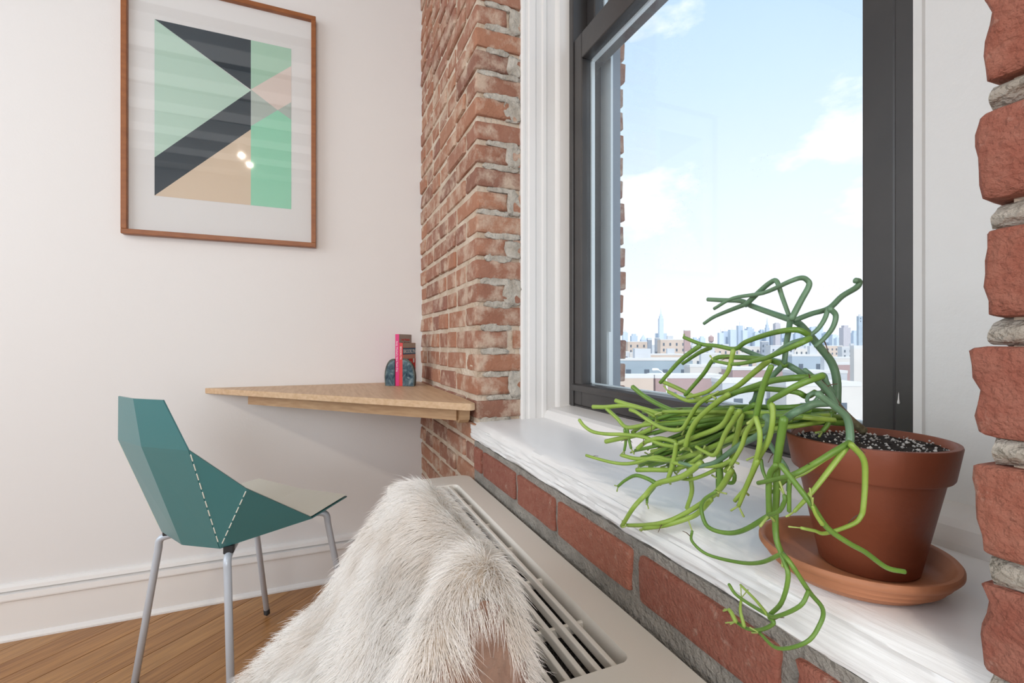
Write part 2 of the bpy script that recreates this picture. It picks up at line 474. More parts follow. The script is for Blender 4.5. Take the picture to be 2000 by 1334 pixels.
# pale smeared mortar in the reveal of the window
struct(box('trim_1', XJ-0.03, XJ-0.0075, YW+0.008, YW+0.135, SILL, 2.75, M_MORTAR_W), 'pale mortar joints of the brick window reveal')
for k in range(0, 30):
    zj = 0.699+k*PITCH
    if k % 2 == 1 and random.random() < 0.75:
        lumpy_strip('mortar_patch', XJ-0.016, XJ+random.uniform(.0005, .0025), YW+random.uniform(.078, .096), YW+0.134, zj+random.uniform(-.006, .006), zj+PITCH+random.uniform(-.012, .008), M_MORTAR_W, ww, amp=0.006)
    if random.random() < 0.8:
        lumpy_strip('mortar_patch', XJ-0.016, XJ+random.uniform(.0, .002), YW+random.uniform(.002, .03), YW+random.uniform(.09, .135), zj-0.009, zj+random.uniform(.006, .011), M_MORTAR_W, ww, amp=0.005)
# the course under the sill: big knocked bricks bedded in grey mortar
struct(box('trim_2', XJ-0.01, XP+0.3, YW-0.0015, YW+0.02, 0.30, SILL-0.052, M_MORTAR_G), 'grey mortar bed under the window sill')
BIG = [brick_mesh('brick', 5, 0.028, 20+i, M_BRICK2, 0.045) for i in range(5)]
for i, (a, b) in enumerate(((-1.190, -1.135), (-1.120, -0.915), (-0.898, -0.737), (-0.722, -0.516), (-0.499, -0.300), (-0.283, -0.085), (-0.068, 0.12))):
    put_brick(a, b, YW-0.008, YW+0.06, 0.574, 0.633, BIG[i % 5])
# the right pier close to the lens
for k in range(-8, 12):
    zb = 0.691+k*0.0737
    ex = random.uniform(-.004, .003)
    put_brick(XP+ex, XP+0.20, YW-0.006, YW+0.10, zb+0.010, zb+0.0737-0.008, BIG[k % 5])
    put_brick(XP+0.215, XP+0.42, YW-0.006, YW+0.10, zb+0.010, zb+0.0737-0.008, BIG[(k+2) % 5])
for k in range(-4, 10):
    zb = 0.691+k*0.0737
    lumpy_strip('mortar_joint', XP+0.004, XP+0.22, YW-0.006, YW+0.09, zb-0.0085, zb+0.0105, M_MORTAR_W, ww, amp=0.005)

# ---- floor with diagonal boards
fl = struct(box('floor', XL, XR, YB, YW, -0.06, -0.004, M_FLOORBASE), 'diagonal oak strip floor')
def clip(poly, nx, ny, d):
    out = []
    for i in range(len(poly)):
        a, b = poly[i], poly[(i+1) % len(poly)]
        da, db = a[0]*nx+a[1]*ny-d, b[0]*nx+b[1]*ny-d
        if da <= 0: out.append(a)
        if da*db < 0:
            t = da/(da-db); out.append((a[0]+(b[0]-a[0])*t, a[1]+(b[1]-a[1])*t))
    return out
ux, uy = -0.68, 0.733
PW = 0.083
cnt = 0
for i in range(-40, 40):
    off = i*PW
    t = -4.2+random.uniform(0, 1.0)
    while t < 4.2:
        L = random.uniform(0.9, 1.9)
        q = [(0.0, 0.0008), (L-0.0012, 0.0008), (L-0.0012, PW-0.0012), (0.0, PW-0.0012)]
        cx, cy = -0.6+ux*t-uy*off, -1.0+uy*t+ux*off
        poly = [(cx+ux*a-uy*b, cy+uy*a+ux*b) for a, b in q]
        for nx, ny, d in ((-1, 0, -XL), (1, 0, 1.1), (0, 1, YW), (0, -1, 2.3)):
            poly = clip(poly, nx, ny, d) if poly else poly
        t += L
        if len(poly) < 3 or cnt > 290:
            continue
        me = bpy.data.meshes.new('plank')
        loc = [((px-cx)*ux+(py-cy)*uy, -(px-cx)*uy+(py-cy)*ux) for px, py in poly]
        n = len(loc)
        me.from_pydata([(a, b, 0.0) for a, b in loc]+[(a, b, -0.004) for a, b in loc], [], [tuple(range(n))]+[(k, n+k, n+(k+1) % n, (k+1) % n) for k in range(n)])
        me.materials.append(M_PLANK); me.update()
        o = link('plank', me, fl, (cx, cy, random.uniform(-.0006, 0)))
        o.rotation_euler = (0, 0, math.atan2(uy, ux))
        if me.polygons[0].normal.z < 0:
            me.flip_normals()
        cnt += 1

# ---- baseboard along the left wall
prof = [(0, 0), (0.026, 0), (0.026, 0.006), (0.021, 0.014), (0.016, 0.017), (0.016, 0.1185), (0.008, 0.119), (0.008, 0.1215), (0.024, 0.1225), (0.025, 0.127), (0.023, 0.143), (0.016, 0.144), (0.005, 0.1455), (0.005, 0.149),
        (0.016, 0.1505), (0.014, 0.161), (0.006, 0.168), (0, 0.169)]
struct(extrude_poly([(XL+a, z) for a, z in prof], 'y', YB, YW, 'baseboard_left', M_TRIM), 'white moulded baseboard')

# ---- window: sill, stool step, jambs, sashes, outer frame
def sill_mesh():
    # heavily overpainted board: flat top, rough vertical front with brush ridges
    nx, rows = 240, []
    sec = [(0.60, SILL), (0.50, SILL-0.0005), (0.43, SILL-0.001), (0.405, SILL-0.002), (0.396, SILL-0.005), (0.391, SILL-0.010)]
    sec += [(0.388, SILL-0.012-i*0.0030) for i in range(13)] + [(0.391, 0.6475), (0.44, 0.6465)]
    vs, fs = [], []
    x0, x1 = XJ-0.055, XP+0.10
    for i in range(nx):
        x = x0+(x1-x0)*i/(nx-1)
        for j, (y, z) in enumerate(sec):
            if 4 <= j < len(sec)-1:
                g = noise.noise(Vector((x*7, z*260, 0.3)))*0.0040+noise.noise(Vector((x*22, z*420, 2.3)))*0.0022
                w = noise.noise(Vector((x*9, 3.1, 0)))*0.003
                y2, z2 = y+g+w, z+(noise.noise(Vector((x*40, 1.7, 5)))*0.003 if j == len(sec)-2 else 0)
                if j >= len(sec)-3:
                    z2 += noise.noise(Vector((x*18, 9.1, 2)))*0.004
            else:
                y2, z2 = y, z+noise.noise(Vector((x*12, y*12, 1)))*0.0006
            end = 0.006*max(0, 1-i/4) if j > 2 else 0
            vs.append((x+noise.noise(Vector((y*80, z*120, 8)))*0.004*(1 if i == 0 else 0), y2+end, z2))
    n = len(sec)
    for i in range(nx-1):
        for j in range(n-1):
            fs.append((i*n+j, i*n+j+1, (i+1)*n+j+1, (i+1)*n+j))
    fs.append(tuple(range(n-1, -1, -1)))
    return vs, fs
vs, fs = sill_mesh()
o = mesh('window_sill', vs, fs, M_SILL, None, smooth=True); mark_sharp(o, 60)
o.name = 'trim_3'; struct(o, 'white overpainted window sill with a rough brushed front edge')
struct(extrude_poly([(0.585, 0.66), (0.592, 0.705), (0.600, 0.719), (0.612, 0.724), (0.69, 0.730), (0.72, 0.730), (0.72, 0.66)], 'x', XJ-0.01, XP+0.02, 'trim_4', M_TRIM), 'white stepped stool board behind the sill')
# left jamb mouldings (profile in plan: y, projection from the jamb plane)
jp = [(0.520, -0.02), (0.520, 0.004), (0.524, 0.007), (0.531, 0.007), (0.534, 0.004), (0.541, 0.004), (0.545, 0.0075), (0.563, 0.0075), (0.568, 0.003), (0.584, 0.003), (0.588, 0.006),
      (0.598, 0.006), (0.603, 0.001), (0.628, 0.001), (0.634, 0.006), (0.640, 0.008), (0.676, 0.008), (0.676, -0.02)]
o = extrude_poly([(XJ+p, y) for y, p in jp], 'z', SILL-0.02, 2.75, 'trim_5', M_TRIM)
struct(o, 'white moulded wooden jamb left of the window')
# right casing facing the room
o = extrude_poly([(-0.339, 0.700), (-0.339, 0.668), (-0.331, 0.664), (-0.327, 0.662), (-0.325, 0.665), (-0.250, 0.665), (-0.225, 0.660), (XP+0.02, 0.640), (XP+0.02, 0.700)], 'z', SILL-0.02, 2.75, 'trim_6', M_PLASTER)
struct(o, 'white painted plaster return right of the window')

FY = 0.675
WX0, WX1 = XJ+0.008, -0.339
win = tag(link('window_1', None, None, (0, 0, 0)), 'black framed double-hung window', kind='structure')
# fixed outer frame
box('frame_stile', WX0-0.01, WX0+0.020, FY-0.004, 0.80, 0.730, 2.75, M_FRAME, win, 0.002)
box('frame_stile', WX1-0.022, WX1, FY-0.004, 0.80, 0.730, 2.75, M_FRAME, win, 0.002)
box('frame_sill', WX0, WX1, FY+0.002, 0.80, 0.722, 0.735, M_FRAME, win, 0.002)
SX0, SX1 = WX0+0.021, WX1-0.0225
RZ0, RZ1 = 1.700, 1.772
# lower sash
ls = tag(link('lower_sash', None, win), None)
def sash(parent, y0, y1, x0, x1, z0, z1, bot, top, st, bead=True):
    box('stile', x0, x0+st, y0, y1, z0, z1, M_FRAME, parent, 0.003, 2)
    box('stile', x1-st, x1, y0, y1, z0, z1, M_FRAME, parent, 0.003, 2)
    box('bottom_rail', x0+st, x1-st, y0, y1, z0, z0+bot, M_FRAME, parent, 0.003, 2)
    box('top_rail', x0+st, x1-st, y0, y1, z1-top, z1, M_FRAME, parent, 0.003, 2)
    if bead:
        extrude_poly([(y0-0.010, z0+bot-0.020), (y0-0.012, z0+bot-0.012), (y0-0.009, z0+bot-0.004), (y0, z0+bot), (y0+0.01, z0+bot), (y0+0.01, z0+bot-0.022)], 'x', x0, x1, 'bead', M_FRAME, parent)
    g = box('pane', x0+st-0.004, x1-st+0.004, (y0+y1)/2-0.002, (y0+y1)/2+0.002, z0+bot-0.004, z1-top+0.004, M_GLASS, parent)
    # pale glazing strip round the pane
    gy0, gy1, e = y1-0.004, y1+0.006, 0.006
    for (a, b, c, d) in ((x0+st, x0+st+e, z0+bot, z1-top), (x1-st-e, x1-st, z0+bot, z1-top), (x0+st, x1-st, z1-top-e, z1-top), (x0+st, x1-st, z0+bot, z0+bot+0.003)):
        box('glazing_strip', a, b, gy0, gy1, c, d, M_ALU, parent)
sash(ls, FY, FY+0.034, SX0, SX1, 0.735, RZ1, 0.060, RZ1-RZ0, 0.040)
us = tag(link('upper_sash', None, win), None)
sash(us, FY+0.042, FY+0.076, SX0, SX1, RZ0+0.002, 2.74, 0.066, 0.05, 0.040, bead=False)
# outside screen track and balance cover, seen through the pane
box('screen_track', SX0-0.002, SX0+0.050, 0.765, 0.772, 0.735, 2.74, M_ALU, win)
box('track_cover', SX0+0.048, SX0+0.060, 0.752, 0.764, 0.74, 0.94, M_ALU, win)
box('outer_stop', SX0-0.005, SX0+0.046, 0.775, 0.80, 0.735, 2.74, M_EXT, win)
box('outer_stop', SX1-0.03, SX1+0.01, 0.775, 0.80, 0.735, 2.74, M_EXT, win)
# paint drip on the right stile
lathe('paint_drip', [(0.0, 0.013), (0.0005, 0.010), (0.0008, 0.004), (0.0016, 0.0), (0.0014, -0.0015), (0.0, -0.002)], (-0.3555, FY-0.0045, 0.833), M_TRIM, win, 10)
# outer brick return
EX = 0.845
orr = struct(multi_box('wall_outer', [(XL-0.5, XJ+0.010, 0.79, EX-0.01, -1, 3.2), (-0.33, 0.72, 0.79, EX-0.01, -1, 3.2), (XJ+0.01, -0.33, 0.79, EX-0.01, -1, 0.70)], M_MORTAR_G), 'outer brick skin of the house')
for k in range(0, 22):
    zb = 0.72+k*0.0628*1.09
    put_brick(XJ-0.09, XJ+0.032+random.uniform(-.006, .008), 0.80, EX+random.uniform(-.002, .004), zb+0.006, zb+0.0628*1.09-0.008, None, orr)
# unseen windows: the back one inferred, the right one added for even light
for n_, (a0, a1, c, z0, z1) in enumerate(((-1.7, 1.1, YB-0.1, 0.75, 2.75), (-2.2, 0.2, XR+0.06, 0.45, 2.08))):
    w2 = tag(link('window_%d' % (n_+2), None, None, (0, 0, 0)), None, kind='structure')
    def bar(nm, a, b, za, zb):
        if n_ == 0: box(nm, a, b, c-0.02, c+0.02, za, zb, M_FRAME, w2)
        else: box(nm, c-0.02, c+0.02, a, b, za, zb, M_FRAME, w2)
    for a, b in ((a0, a0+0.06), (a1-0.06, a1), ((a0+a1)/2-0.03, (a0+a1)/2+0.03)):
        bar('stile', a, b, z0, z1)
    for a, b in ((z0, z0+0.06), (z1-0.06, z1), ((z0+z1)/2-0.03, (z0+z1)/2+0.03)):
        bar('rail', a0, a1, a, b)

# ------------------------------------------------------------------ framed print on the left wall
PY0, PY1, PZ0, PZ1 = -0.595, -0.008, 1.268, 2.130
pic = root('framed_print', (XL, (PY0+PY1)/2, PZ0), 'large abstract print in an orange-brown wooden frame on the white wall', 'picture')
FD = XL+0.030
bw = 0.016
for a, b, c, d in ((PY0, PY1, PZ0, PZ0+bw), (PY0, PY1, PZ1-bw, PZ1)):
    box('frame_rail', XL+0.001, FD, a, b, c, d, M_PICFRAME, pic, 0.0012)
for a, b in ((PY0, PY0+bw), (PY1-bw, PY1)):
    box('frame_stile', XL+0.001, FD, a, b, PZ0+bw, PZ1-bw, M_PICFRAME, pic, 0.0012)
box('mat_board', XL+0.004, XL+0.012, PY0+bw-0.004, PY1-bw+0.004, PZ0+bw-0.004, PZ1-bw+0.004, M_MAT, pic)
ART = [
    ('dark', [(-0.508, 1.998), (-0.2235, 1.998), (-0.2235, 1.82)]),
    ('mint', [(-0.508, 1.998), (-0.2235, 1.817), (-0.508, 1.533)]),
    ('dark', [(-0.508, 1.533), (-0.2235, 1.817), (-0.2235, 1.677), (-0.508, 1.405)]),
    ('beige', [(-0.508, 1.405), (-0.2235, 1.677), (-0.2235, 1.405)]),
    ('sage', [(-0.2235, 1.998), (-0.092, 1.998), (-0.092, 1.935), (-0.2235, 1.821)]),
    ('blush', [(-0.2235, 1.821), (-0.092, 1.935), (-0.092, 1.801), (-0.137, 1.763)]),
    ('grey', [(-0.2235, 1.821), (-0.137, 1.763), (-0.2235, 1.689)]),
    ('grey', [(-0.137, 1.763), (-0.092, 1.801), (-0.092, 1.736)]),
    ('jade', [(-0.2235, 1.689), (-0.137, 1.763), (-0.092, 1.736), (-0.092, 1.405), (-0.2235, 1.405)]),
]

ACOL = {'dark': (0.022, 0.040, 0.056), 'mint': (0.50, 0.70, 0.60), 'beige': (0.73, 0.60, 0.46), 'sage': (0.42, 0.66, 0.52), 'blush': (0.76, 0.66, 0.61), 'grey': (0.46, 0.54, 0.50), 'jade': (0.32, 0.72, 0.52)}
keys = list(ACOL)
amats = [mat('ink_'+k, ACOL[k], 0.75) for k in keys]
vs, fs, fm = [], [], []
for k, poly in ART:
    b = len(vs)
    vs += [(XL+0.0126, y, z) for y, z in poly]
    fs.append(tuple(range(b, b+len(poly)))); fm.append(keys.index(k))
o = mesh('print', vs, fs, None, pic, mats=amats, face_mats=fm)
bm = bmesh.new(); bm.from_mesh(o.data)
for f_ in bm.faces:
    if f_.normal.x < 0: f_.normal_flip()
bm.to_mesh(o.data); bm.free()
box('glazing', XL+0.020, XL+0.022, PY0+bw-0.003, PY1-bw+0.003, PZ0+bw-0.003, PZ1-bw+0.003, M_PICGLASS, pic)

# ceiling spot lamps (their glints show in the picture glass)
M_LAMPGLOW = bpy.data.materials.new('lamp_glow'); M_LAMPGLOW.use_nodes = True
b_ = M_LAMPGLOW.node_tree.nodes['Principled BSDF']; b_.inputs['Emission Color'].default_value = (1, 0.86, 0.66, 1); b_.inputs['Emission Strength'].default_value = 7
for lx, ly, lab in ((1.50, -0.70, 'small white ceiling spot lamp further from the window'), (1.74, -0.66, 'small white ceiling spot lamp nearer the right wall')):
    lp = root('ceiling_spot', (lx, ly, ZT), lab, 'lamp', 'ceiling spots')
    lathe('housing', [(0.0, 0.0), (0.04, 0.0), (0.04, -0.015), (0.03, -0.02), (0.035, -0.09), (0.032, -0.09), (0.028, -0.03), (0.0, -0.03)], (lx, ly, ZT-0.121), M_WHITE, lp, 24)
    lathe('bulb', [(0.0, -0.04), (0.02, -0.045), (0.028, -0.07), (0.02, -0.082), (0.0, -0.086)], (lx, ly, ZT-0.121), M_LAMPGLOW, lp, 20)
    sp = add_light('lamp_beam', 'SPOT', (lx, ly, ZT-0.225), 28, (1.0, 0.86, 0.70), aim=(-0.9, -0.3, 0.4), spot_size=1.7, spot_blend=0.8, shadow_soft_size=0.018)
    sp.parent = lp; sp.location = (0, 0, -0.225)

# ------------------------------------------------------------------ corner desk
DZ = 0.752
desk = root('corner_desk', (XL, YW, 0.70), 'triangular pale oak desk shelf fixed in the brick corner', 'desk')
A_, B_, C_ = (XL+0.001, -0.366), (XL+0.001, YW-0.006), (-1.163, 0.352)
def desk_top():
    poly = [A_, (XL+0.001, YW-0.006), (-1.30, YW-0.006), (-1.168, YW-0.012), (-1.160, 0.366), (-1.164, 0.354)]
    bm = bmesh.new()
    f0 = bm.faces.new([bm.verts.new((x, y, DZ-0.019)) for x, y in poly])
    r = bmesh.ops.extrude_face_region(bm, geom=[f0])
    bmesh.ops.translate(bm, vec=(0, 0, 0.019), verts=[v for v in r['geom'] if isinstance(v, bmesh.types.BMVert)])
    bmesh.ops.recalc_face_normals(bm, faces=bm.faces)
    bmesh.ops.bevel(bm, geom=[e for e in bm.edges], offset=0.0015, segments=1, affect='EDGES')
    return from_bm('top', bm, M_OAK, desk)
desk_top()
zt = DZ-0.0195
o = extrude_poly([(-0.225, zt), (-0.20, zt-0.040), (YW-0.03, zt-0.040), (YW-0.03, zt)], 'x', XL+0.001, XL+0.032, 'wall_cleat', M_OAK2, desk)
o = extrude_poly([(XL+0.035, zt), (XL+0.035, zt-0.042), (-1.236, zt-0.042), (-1.222, zt-0.032), (-1.216, zt)], 'y', YW-0.038, YW-0.010, 'wall_cleat', M_OAK2, desk)
# apron under the long front edge
d = Vector((C_[0]-A_[0], C_[1]-A_[1], 0)).normalized(); nrm = Vector((d.y, -d.x, 0))
p0 = Vector((A_[0], A_[1], 0))-nrm*0.045+d*0.16; p1 = Vector((C_[0], C_[1], 0))-nrm*0.045-d*0.055
q = [p0, p1, p1-nrm*0.020, p0-nrm*0.020]
o = extrude_poly([(v.x, v.y) for v in q], 'z', zt-0.034, zt, 'apron', M_OAK2, desk)

# ---- books and agate bookends
BD = Vector((-0.83, 0.56, 0)).normalized()        # spine -> fore-edge
BL = Vector((BD.y, -BD.x, 0))*-1                    # towards the left in view
BL = Vector((-0.56, -0.83, 0)).normalized()
def oriented(name, o0, ex, ey, ez, material, parent):
    o0, ex, ey, ez = map(Vector, (o0, ex, ey, ez))
    c = [o0, o0+ex, o0+ex+ey, o0+ey]
    vs = c+[v+ez for v in c]
    o = mesh(name, vs, [(0, 3, 2, 1), (4, 5, 6, 7), (0, 1, 5, 4), (1, 2, 6, 5), (2, 3, 7, 6), (3, 0, 4, 7)], material, parent)
    bm = bmesh.new(); bm.from_mesh(o.data); bmesh.ops.recalc_face_normals(bm, faces=bm.faces); bm.to_mesh(o.data); bm.free()
    return o
def text_mesh(name, body, size, p0, ex, ez, material, parent, extrude=0.0002):
    cu = bpy.data.curves.new('lettering_curve', 'FONT'); cu.body = body; cu.size = size; cu.extrude = extrude
    t = bpy.data.objects.new('lettering_tmp', cu); COL.objects.link(t)
    bpy.context.view_layer.update()
    me = bpy.data.meshes.new_from_object(t.evaluated_get(bpy.context.evaluated_depsgraph_get()))
    bpy.data.objects.remove(t)
    ex, ez, p0 = Vector(ex).normalized(), Vector(ez).normalized(), Vector(p0)
    en = ex.cross(ez)
    vs = [p0+ex*v.co.x+ez*v.co.y+en*v.co.z for v in me.vertices]
    fs = [tuple(p.vertices) for p in me.polygons]
    bpy.data.meshes.remove(me)
    return mesh(name, vs, fs, material, parent)
M_MAG = mat('magenta_cover', (0.66, 0.01, 0.16), 0.4); M_RED = mat('red_cover', (0.62, 0.03, 0.03), 0.4)
M_GREYCOV = mat('grey_cover', (0.36, 0.33, 0.32), 0.5); M_PAGE = mat('paper', (0.78, 0.75, 0.68), 0.8)
M_BLUE = mat('blue_band', (0.035, 0.14, 0.25), 0.5); M_TAN = mat('tan_band', (0.42, 0.35, 0.30), 0.5); M_PINK = mat('pink_band', (0.62, 0.34, 0.27), 0.5)
M_INK = mat('black_ink', (0.02, 0.02, 0.02), 0.6); M_LETTER = mat('white_ink', (0.8, 0.8, 0.8), 0.6)
S0 = Vector((-1.755, 0.262, DZ+0.0005))            # foot of the left edge of the tall book's spine
UP = Vector((0, 0, 1))
RT = -BL
def book(name, foot, thick, depth, height, spine_m, cover_m, label, group):
    b = root(name, tuple(foot), label, 'book', group)
    oriented('pages', foot+BD*0.002+RT*0.0012+UP*0.002, BD*(depth-0.004), RT*(thick-0.0024), UP*(height-0.004), M_PAGE, b)
    oriented('spine', foot, BD*0.0012, RT*thick, UP*height, spine_m, b)
    oriented('cover', foot+BD*0.0012, BD*(depth-0.0012), RT*0.0011, UP*height, spine_m, b)
    fc = oriented('cover', foot+BD*0.0012+RT*(thick-0.0011), BD*(depth-0.0012), RT*0.0011, UP*height, cover_m, b)
    return b, fc
b1, c1 = book('paperback', S0, 0.0150, 0.112, 0.190, M_MAG, M_GREYCOV, 'tall paperback with magenta spine and grey cover, left of the two books', 'books on the corner desk')
t1 = 0.0150
for dz, mm, tx in ((0.166, M_RED, "Andy Warhol's"), (0.153, M_INK, 'New York City')):
    text_mesh('lettering', tx, 0.0125, S0+RT*(t1+0.0003)+BD*0.018+UP*dz, BD, UP, mm, b1)
text_mesh('lettering', "Andy Warhol's New York City", 0.009, S0-BD*0.0003+RT*0.0042+UP*0.165, -UP, RT, M_LETTER, b1)
S1 = S0+RT*(t1+0.0006)
b2, c2 = book('paperback', S1, 0.0135, 0.118, 0.158, M_RED, M_RED, 'shorter paperback with a banded cover lettered BROOKLYN, beside the blue agate', 'books on the corner desk')
t2 = 0.0135
for z0, z1, mm in ((0.140, 0.1575, M_TAN), (0.115, 0.139, M_BLUE), (0.098, 0.114, M_PINK)):
    oriented('cover_band', S1+RT*t2+BD*0.002+UP*z0, BD*0.1155, RT*0.0003, UP*(z1-z0), mm, b2)
text_mesh('lettering', 'BROOKLYN', 0.0205, S1+RT*(t2+0.0004)+BD*0.006+UP*0.1195, BD, UP, M_LETTER, b2)
text_mesh('lettering', 'BROOKLYN', 0.009, S1-BD*0.0003+RT*0.0035+UP*0.145, -UP, RT, M_LETTER, b2)
for i in range(4):
    oriented('cover_band', S1+RT*t2+BD*(0.012+i*0.027)+UP*(0.072+0.010*(i % 2)), BD*0.014, RT*0.0003, UP*0.016, [M_LETTER, M_BLUE, M_PINK, M_LETTER][i], b2)
M_AGF = bpy.data.materials.new('agate_face'); M_AGF.use_nodes = True
nt = M_AGF.node_tree; bs = nt.nodes['Principled BSDF']; bs.inputs['Roughness'].default_value = 0.15
tc = nt.nodes.new('ShaderNodeTexCoord'); wv = nt.nodes.new('ShaderNodeTexNoise'); wv.inputs['Scale'].default_value = 38; wv.inputs['Distortion'].default_value = 1.5
cr = nt.nodes.new('ShaderNodeValToRGB'); cr.color_ramp.elements[0].position = 0.3; cr.color_ramp.elements[0].color = (0.015, 0.035, 0.06, 1)
cr.color_ramp.elements[1].position = 0.7; cr.color_ramp.elements[1].color = (0.19, 0.25, 0.27, 1)
e = cr.color_ramp.elements.new(0.5); e.color = (0.06, 0.11, 0.135, 1)
nt.links.new(tc.outputs['Object'], wv.inputs['Vector']); nt.links.new(wv.outputs['Fac'], cr.inputs[0]); nt.links.new(cr.outputs[0], bs.inputs['Base Color'])
M_AGR = mat('agate_rind', (0.06, 0.075, 0.07), 0.7, var=(0.12, 0.14, 0.12), scale=60, bump=0.8, bump_scale=120)
def agate(foot, side, w, h, label):
    b = root('agate_bookend', tuple(foot), label, 'bookend', 'agate bookends')
    n = 14
    rim = [Vector(foot)]
    rim2 = []
    pts = [(0, 0)]+[(w*0.94, 0)]+[(w*math.cos(a)**0.8 if math.cos(a) > 0 else 0, h*(0.30+0.70*math.sin(a))) for a in [math.pi/2*i/n for i in range(n+1)]]
    pts[-1] = (0, h)
    fr = [Vector(foot)+side*a+UP*c for a, c in pts]
    bk = [Vector(foot)+BD*0.045+side*a*0.72+UP*c*0.86 for a, c in pts]
    N = len(pts)
    face = mesh('polished_face', fr, [tuple(range(N))], M_AGF, b)
    rind = mesh('rind', fr+bk, [tuple(range(2*N-1, N-1, -1))]+[(i, N+i, N+(i+1) % N, (i+1) % N) for i in range(N)], M_AGR, b)
    ring = [Vector(foot)-BD*0.0003+side*a*0.9+UP*c*0.93 for a, c in pts]
    mesh('rim_band', [v-BD*0.0002 for v in fr]+ring, [(i, (i+1) % N, N+(i+1) % N, N+i) for i in range(1, N-1)], M_AGR, face)
    return b
agate(S0-RT*0.0008-BD*0.004, BL, 0.040, 0.100, 'blue-grey half agate bookend left of the magenta paperback')
agate(S1+RT*(t2+0.0014)-BD*0.004, RT, 0.048, 0.102, 'blue-grey half agate bookend against the BROOKLYN cover')

# ------------------------------------------------------------------ teal folded-metal chair
s_, c_ = math.sin(AXIS), math.cos(AXIS)
FWD = Vector((s_*0.427-c_*0.904, c_*0.427+s_*0.904, 0)).normalized()
LFT = Vector((-FWD.y, FWD.x, 0))
CH = FWD*0.70+Vector((s_*-0.904-c_*0.427, c_*-0.904+s_*0.427, 0))*1.215
CH.z = 0
def cp(Fv, h, z):
    return CH+FWD*(Fv-0.70)+LFT*h+Vector((0, 0, z))
chair = root('folded_metal_chair', tuple(CH), 'teal folded sheet-metal chair with a pale seat and grey tube legs', 'chair')
def plate(name, pts, faces, material, parent, th=0.003, flip=1):
    """sheet of thickness th grown along the face normals"""
    bm = bmesh.new(); V = [bm.verts.new(p) for p in pts]
    for f in faces: bm.faces.new([V[i] for i in f])
    bmesh.ops.recalc_face_normals(bm, faces=bm.faces)
    bmesh.ops.solidify(bm, geom=bm.faces[:], thickness=th*flip)
    bmesh.ops.recalc_face_normals(bm, faces=bm.faces)
    return from_bm(name, bm, material, parent)
def sym(Fv, h, z): return cp(Fv, h, z), cp(Fv, -h, z)
tl, tr_ = sym(0.601, 0.089, 0.784); kl, kr = sym(0.624, 0.1405, 0.674); rl, rr = sym(0.707, 0.116, 0.424)
ml, mr = sym(0.712, 0.205, 0.574); wl_, wr = sym(0.885, 0.218, 0.452); fl_, frr = sym(1.033, 0.192, 0.461)
tc_, kc, rc = cp(0.588, 0, 0.784), cp(0.604, 0, 0.674), cp(0.690, 0, 0.418)
sc_, fc_ = cp(0.88, 0, 0.437), cp(1.036, 0, 0.452)
back = plate('backrest', [tl, tc_, tr_, kr, rr, rc, rl, kl, kc], [(0, 1, 8, 7), (1, 2, 3, 8), (7, 8, 5, 6), (8, 3, 4, 5)], M_TEAL, chair)
seat = plate('seat', [rl, rc, rr, wr, frr, fc_, fl_, wl_, sc_], [(0, 1, 8, 7), (1, 2, 3, 8), (7, 8, 5, 6), (8, 3, 4, 5)], M_TEAL, chair)
up = Vector((0, 0, 0.0045))
mesh('seat_top', [v+up for v in (rl, rc, rr, wr, frr, fc_, fl_, wl_, sc_)], [(0, 7, 8, 1), (1, 8, 3, 2), (7, 6, 5, 8), (8, 5, 4, 3)], M_CREAM, seat)
for k_, m_, w_, r_, sg in ((kl, ml, wl_, rl, 1), (kr, mr, wr, rr, -1)):
    wing = plate('side_wing', [k_, m_, r_, w_], [(0, 1, 2), (1, 3, 2)], M_TEAL, chair)
    inn = (-LFT*sg)*0.004+Vector((0, 0, 0.002))
    mesh('wing_lining', [v+inn for v in (k_, m_, r_, w_)], [(0, 1, 2), (1, 3, 2)], M_CREAM, wing)
    for a, b, n in ((k_, r_, 10), (m_, r_, 7)):
        outv = (LFT*sg)*0.0032-FWD*0.0022
        for i in range(n):
            t0 = 0.04+i*0.92/n; t1_ = t0+0.92/n*0.66
            p, q = a.lerp(b, t0)+outv, a.lerp(b, t1_)+outv
            vs, fs = tube_data([p, q], 0.0013, 0.0013, 6)
            mesh('fold_slot', vs, fs, M_CREAM, wing)
for sg in (1, -1):
    for (Fi, hi, zi), (Fb, hb, zb), (Ff, hf) in (((0.80, 0.05, 0.412), (0.712, 0.135, 0.404), (0.682, 0.197)), ((0.90, 0.04, 0.418), (0.985, 0.158, 0.425), (1.060, 0.188))):
        i_, b_, f_ = cp(Fi, hi*sg, zi), cp(Fb, hb*sg, zb), cp(Ff, hf*sg, 0.012)
        bend = [i_, i_.lerp(b_, 0.55), i_.lerp(b_, 0.85), b_+(f_-b_)*0.02, b_+(f_-b_)*0.09, b_+(f_-b_)*0.2]
        path = smooth_path(bend, 4)+[f_]
        vs, fs = tube_data(path, 0.0095, 0.0085, 12)
        leg = mesh('leg', vs, fs, M_TUBE, chair, smooth=True)
        tube('foot_cap', [f_+(b_-f_).normalized()*0.012, f_-Vector((0, 0, 0.002)), f_-Vector((0, 0, 0.0035))], 0.0098, 0.0098, M_BLACK, leg, 10, 1)
        q_ = i_.lerp(b_, 0.86)
        box('mount_block', q_.x-0.011, q_.x+0.011, q_.y-0.011, q_.y+0.011, q_.z+0.002, q_.z+0.020, M_BLACK, leg, 0.002)

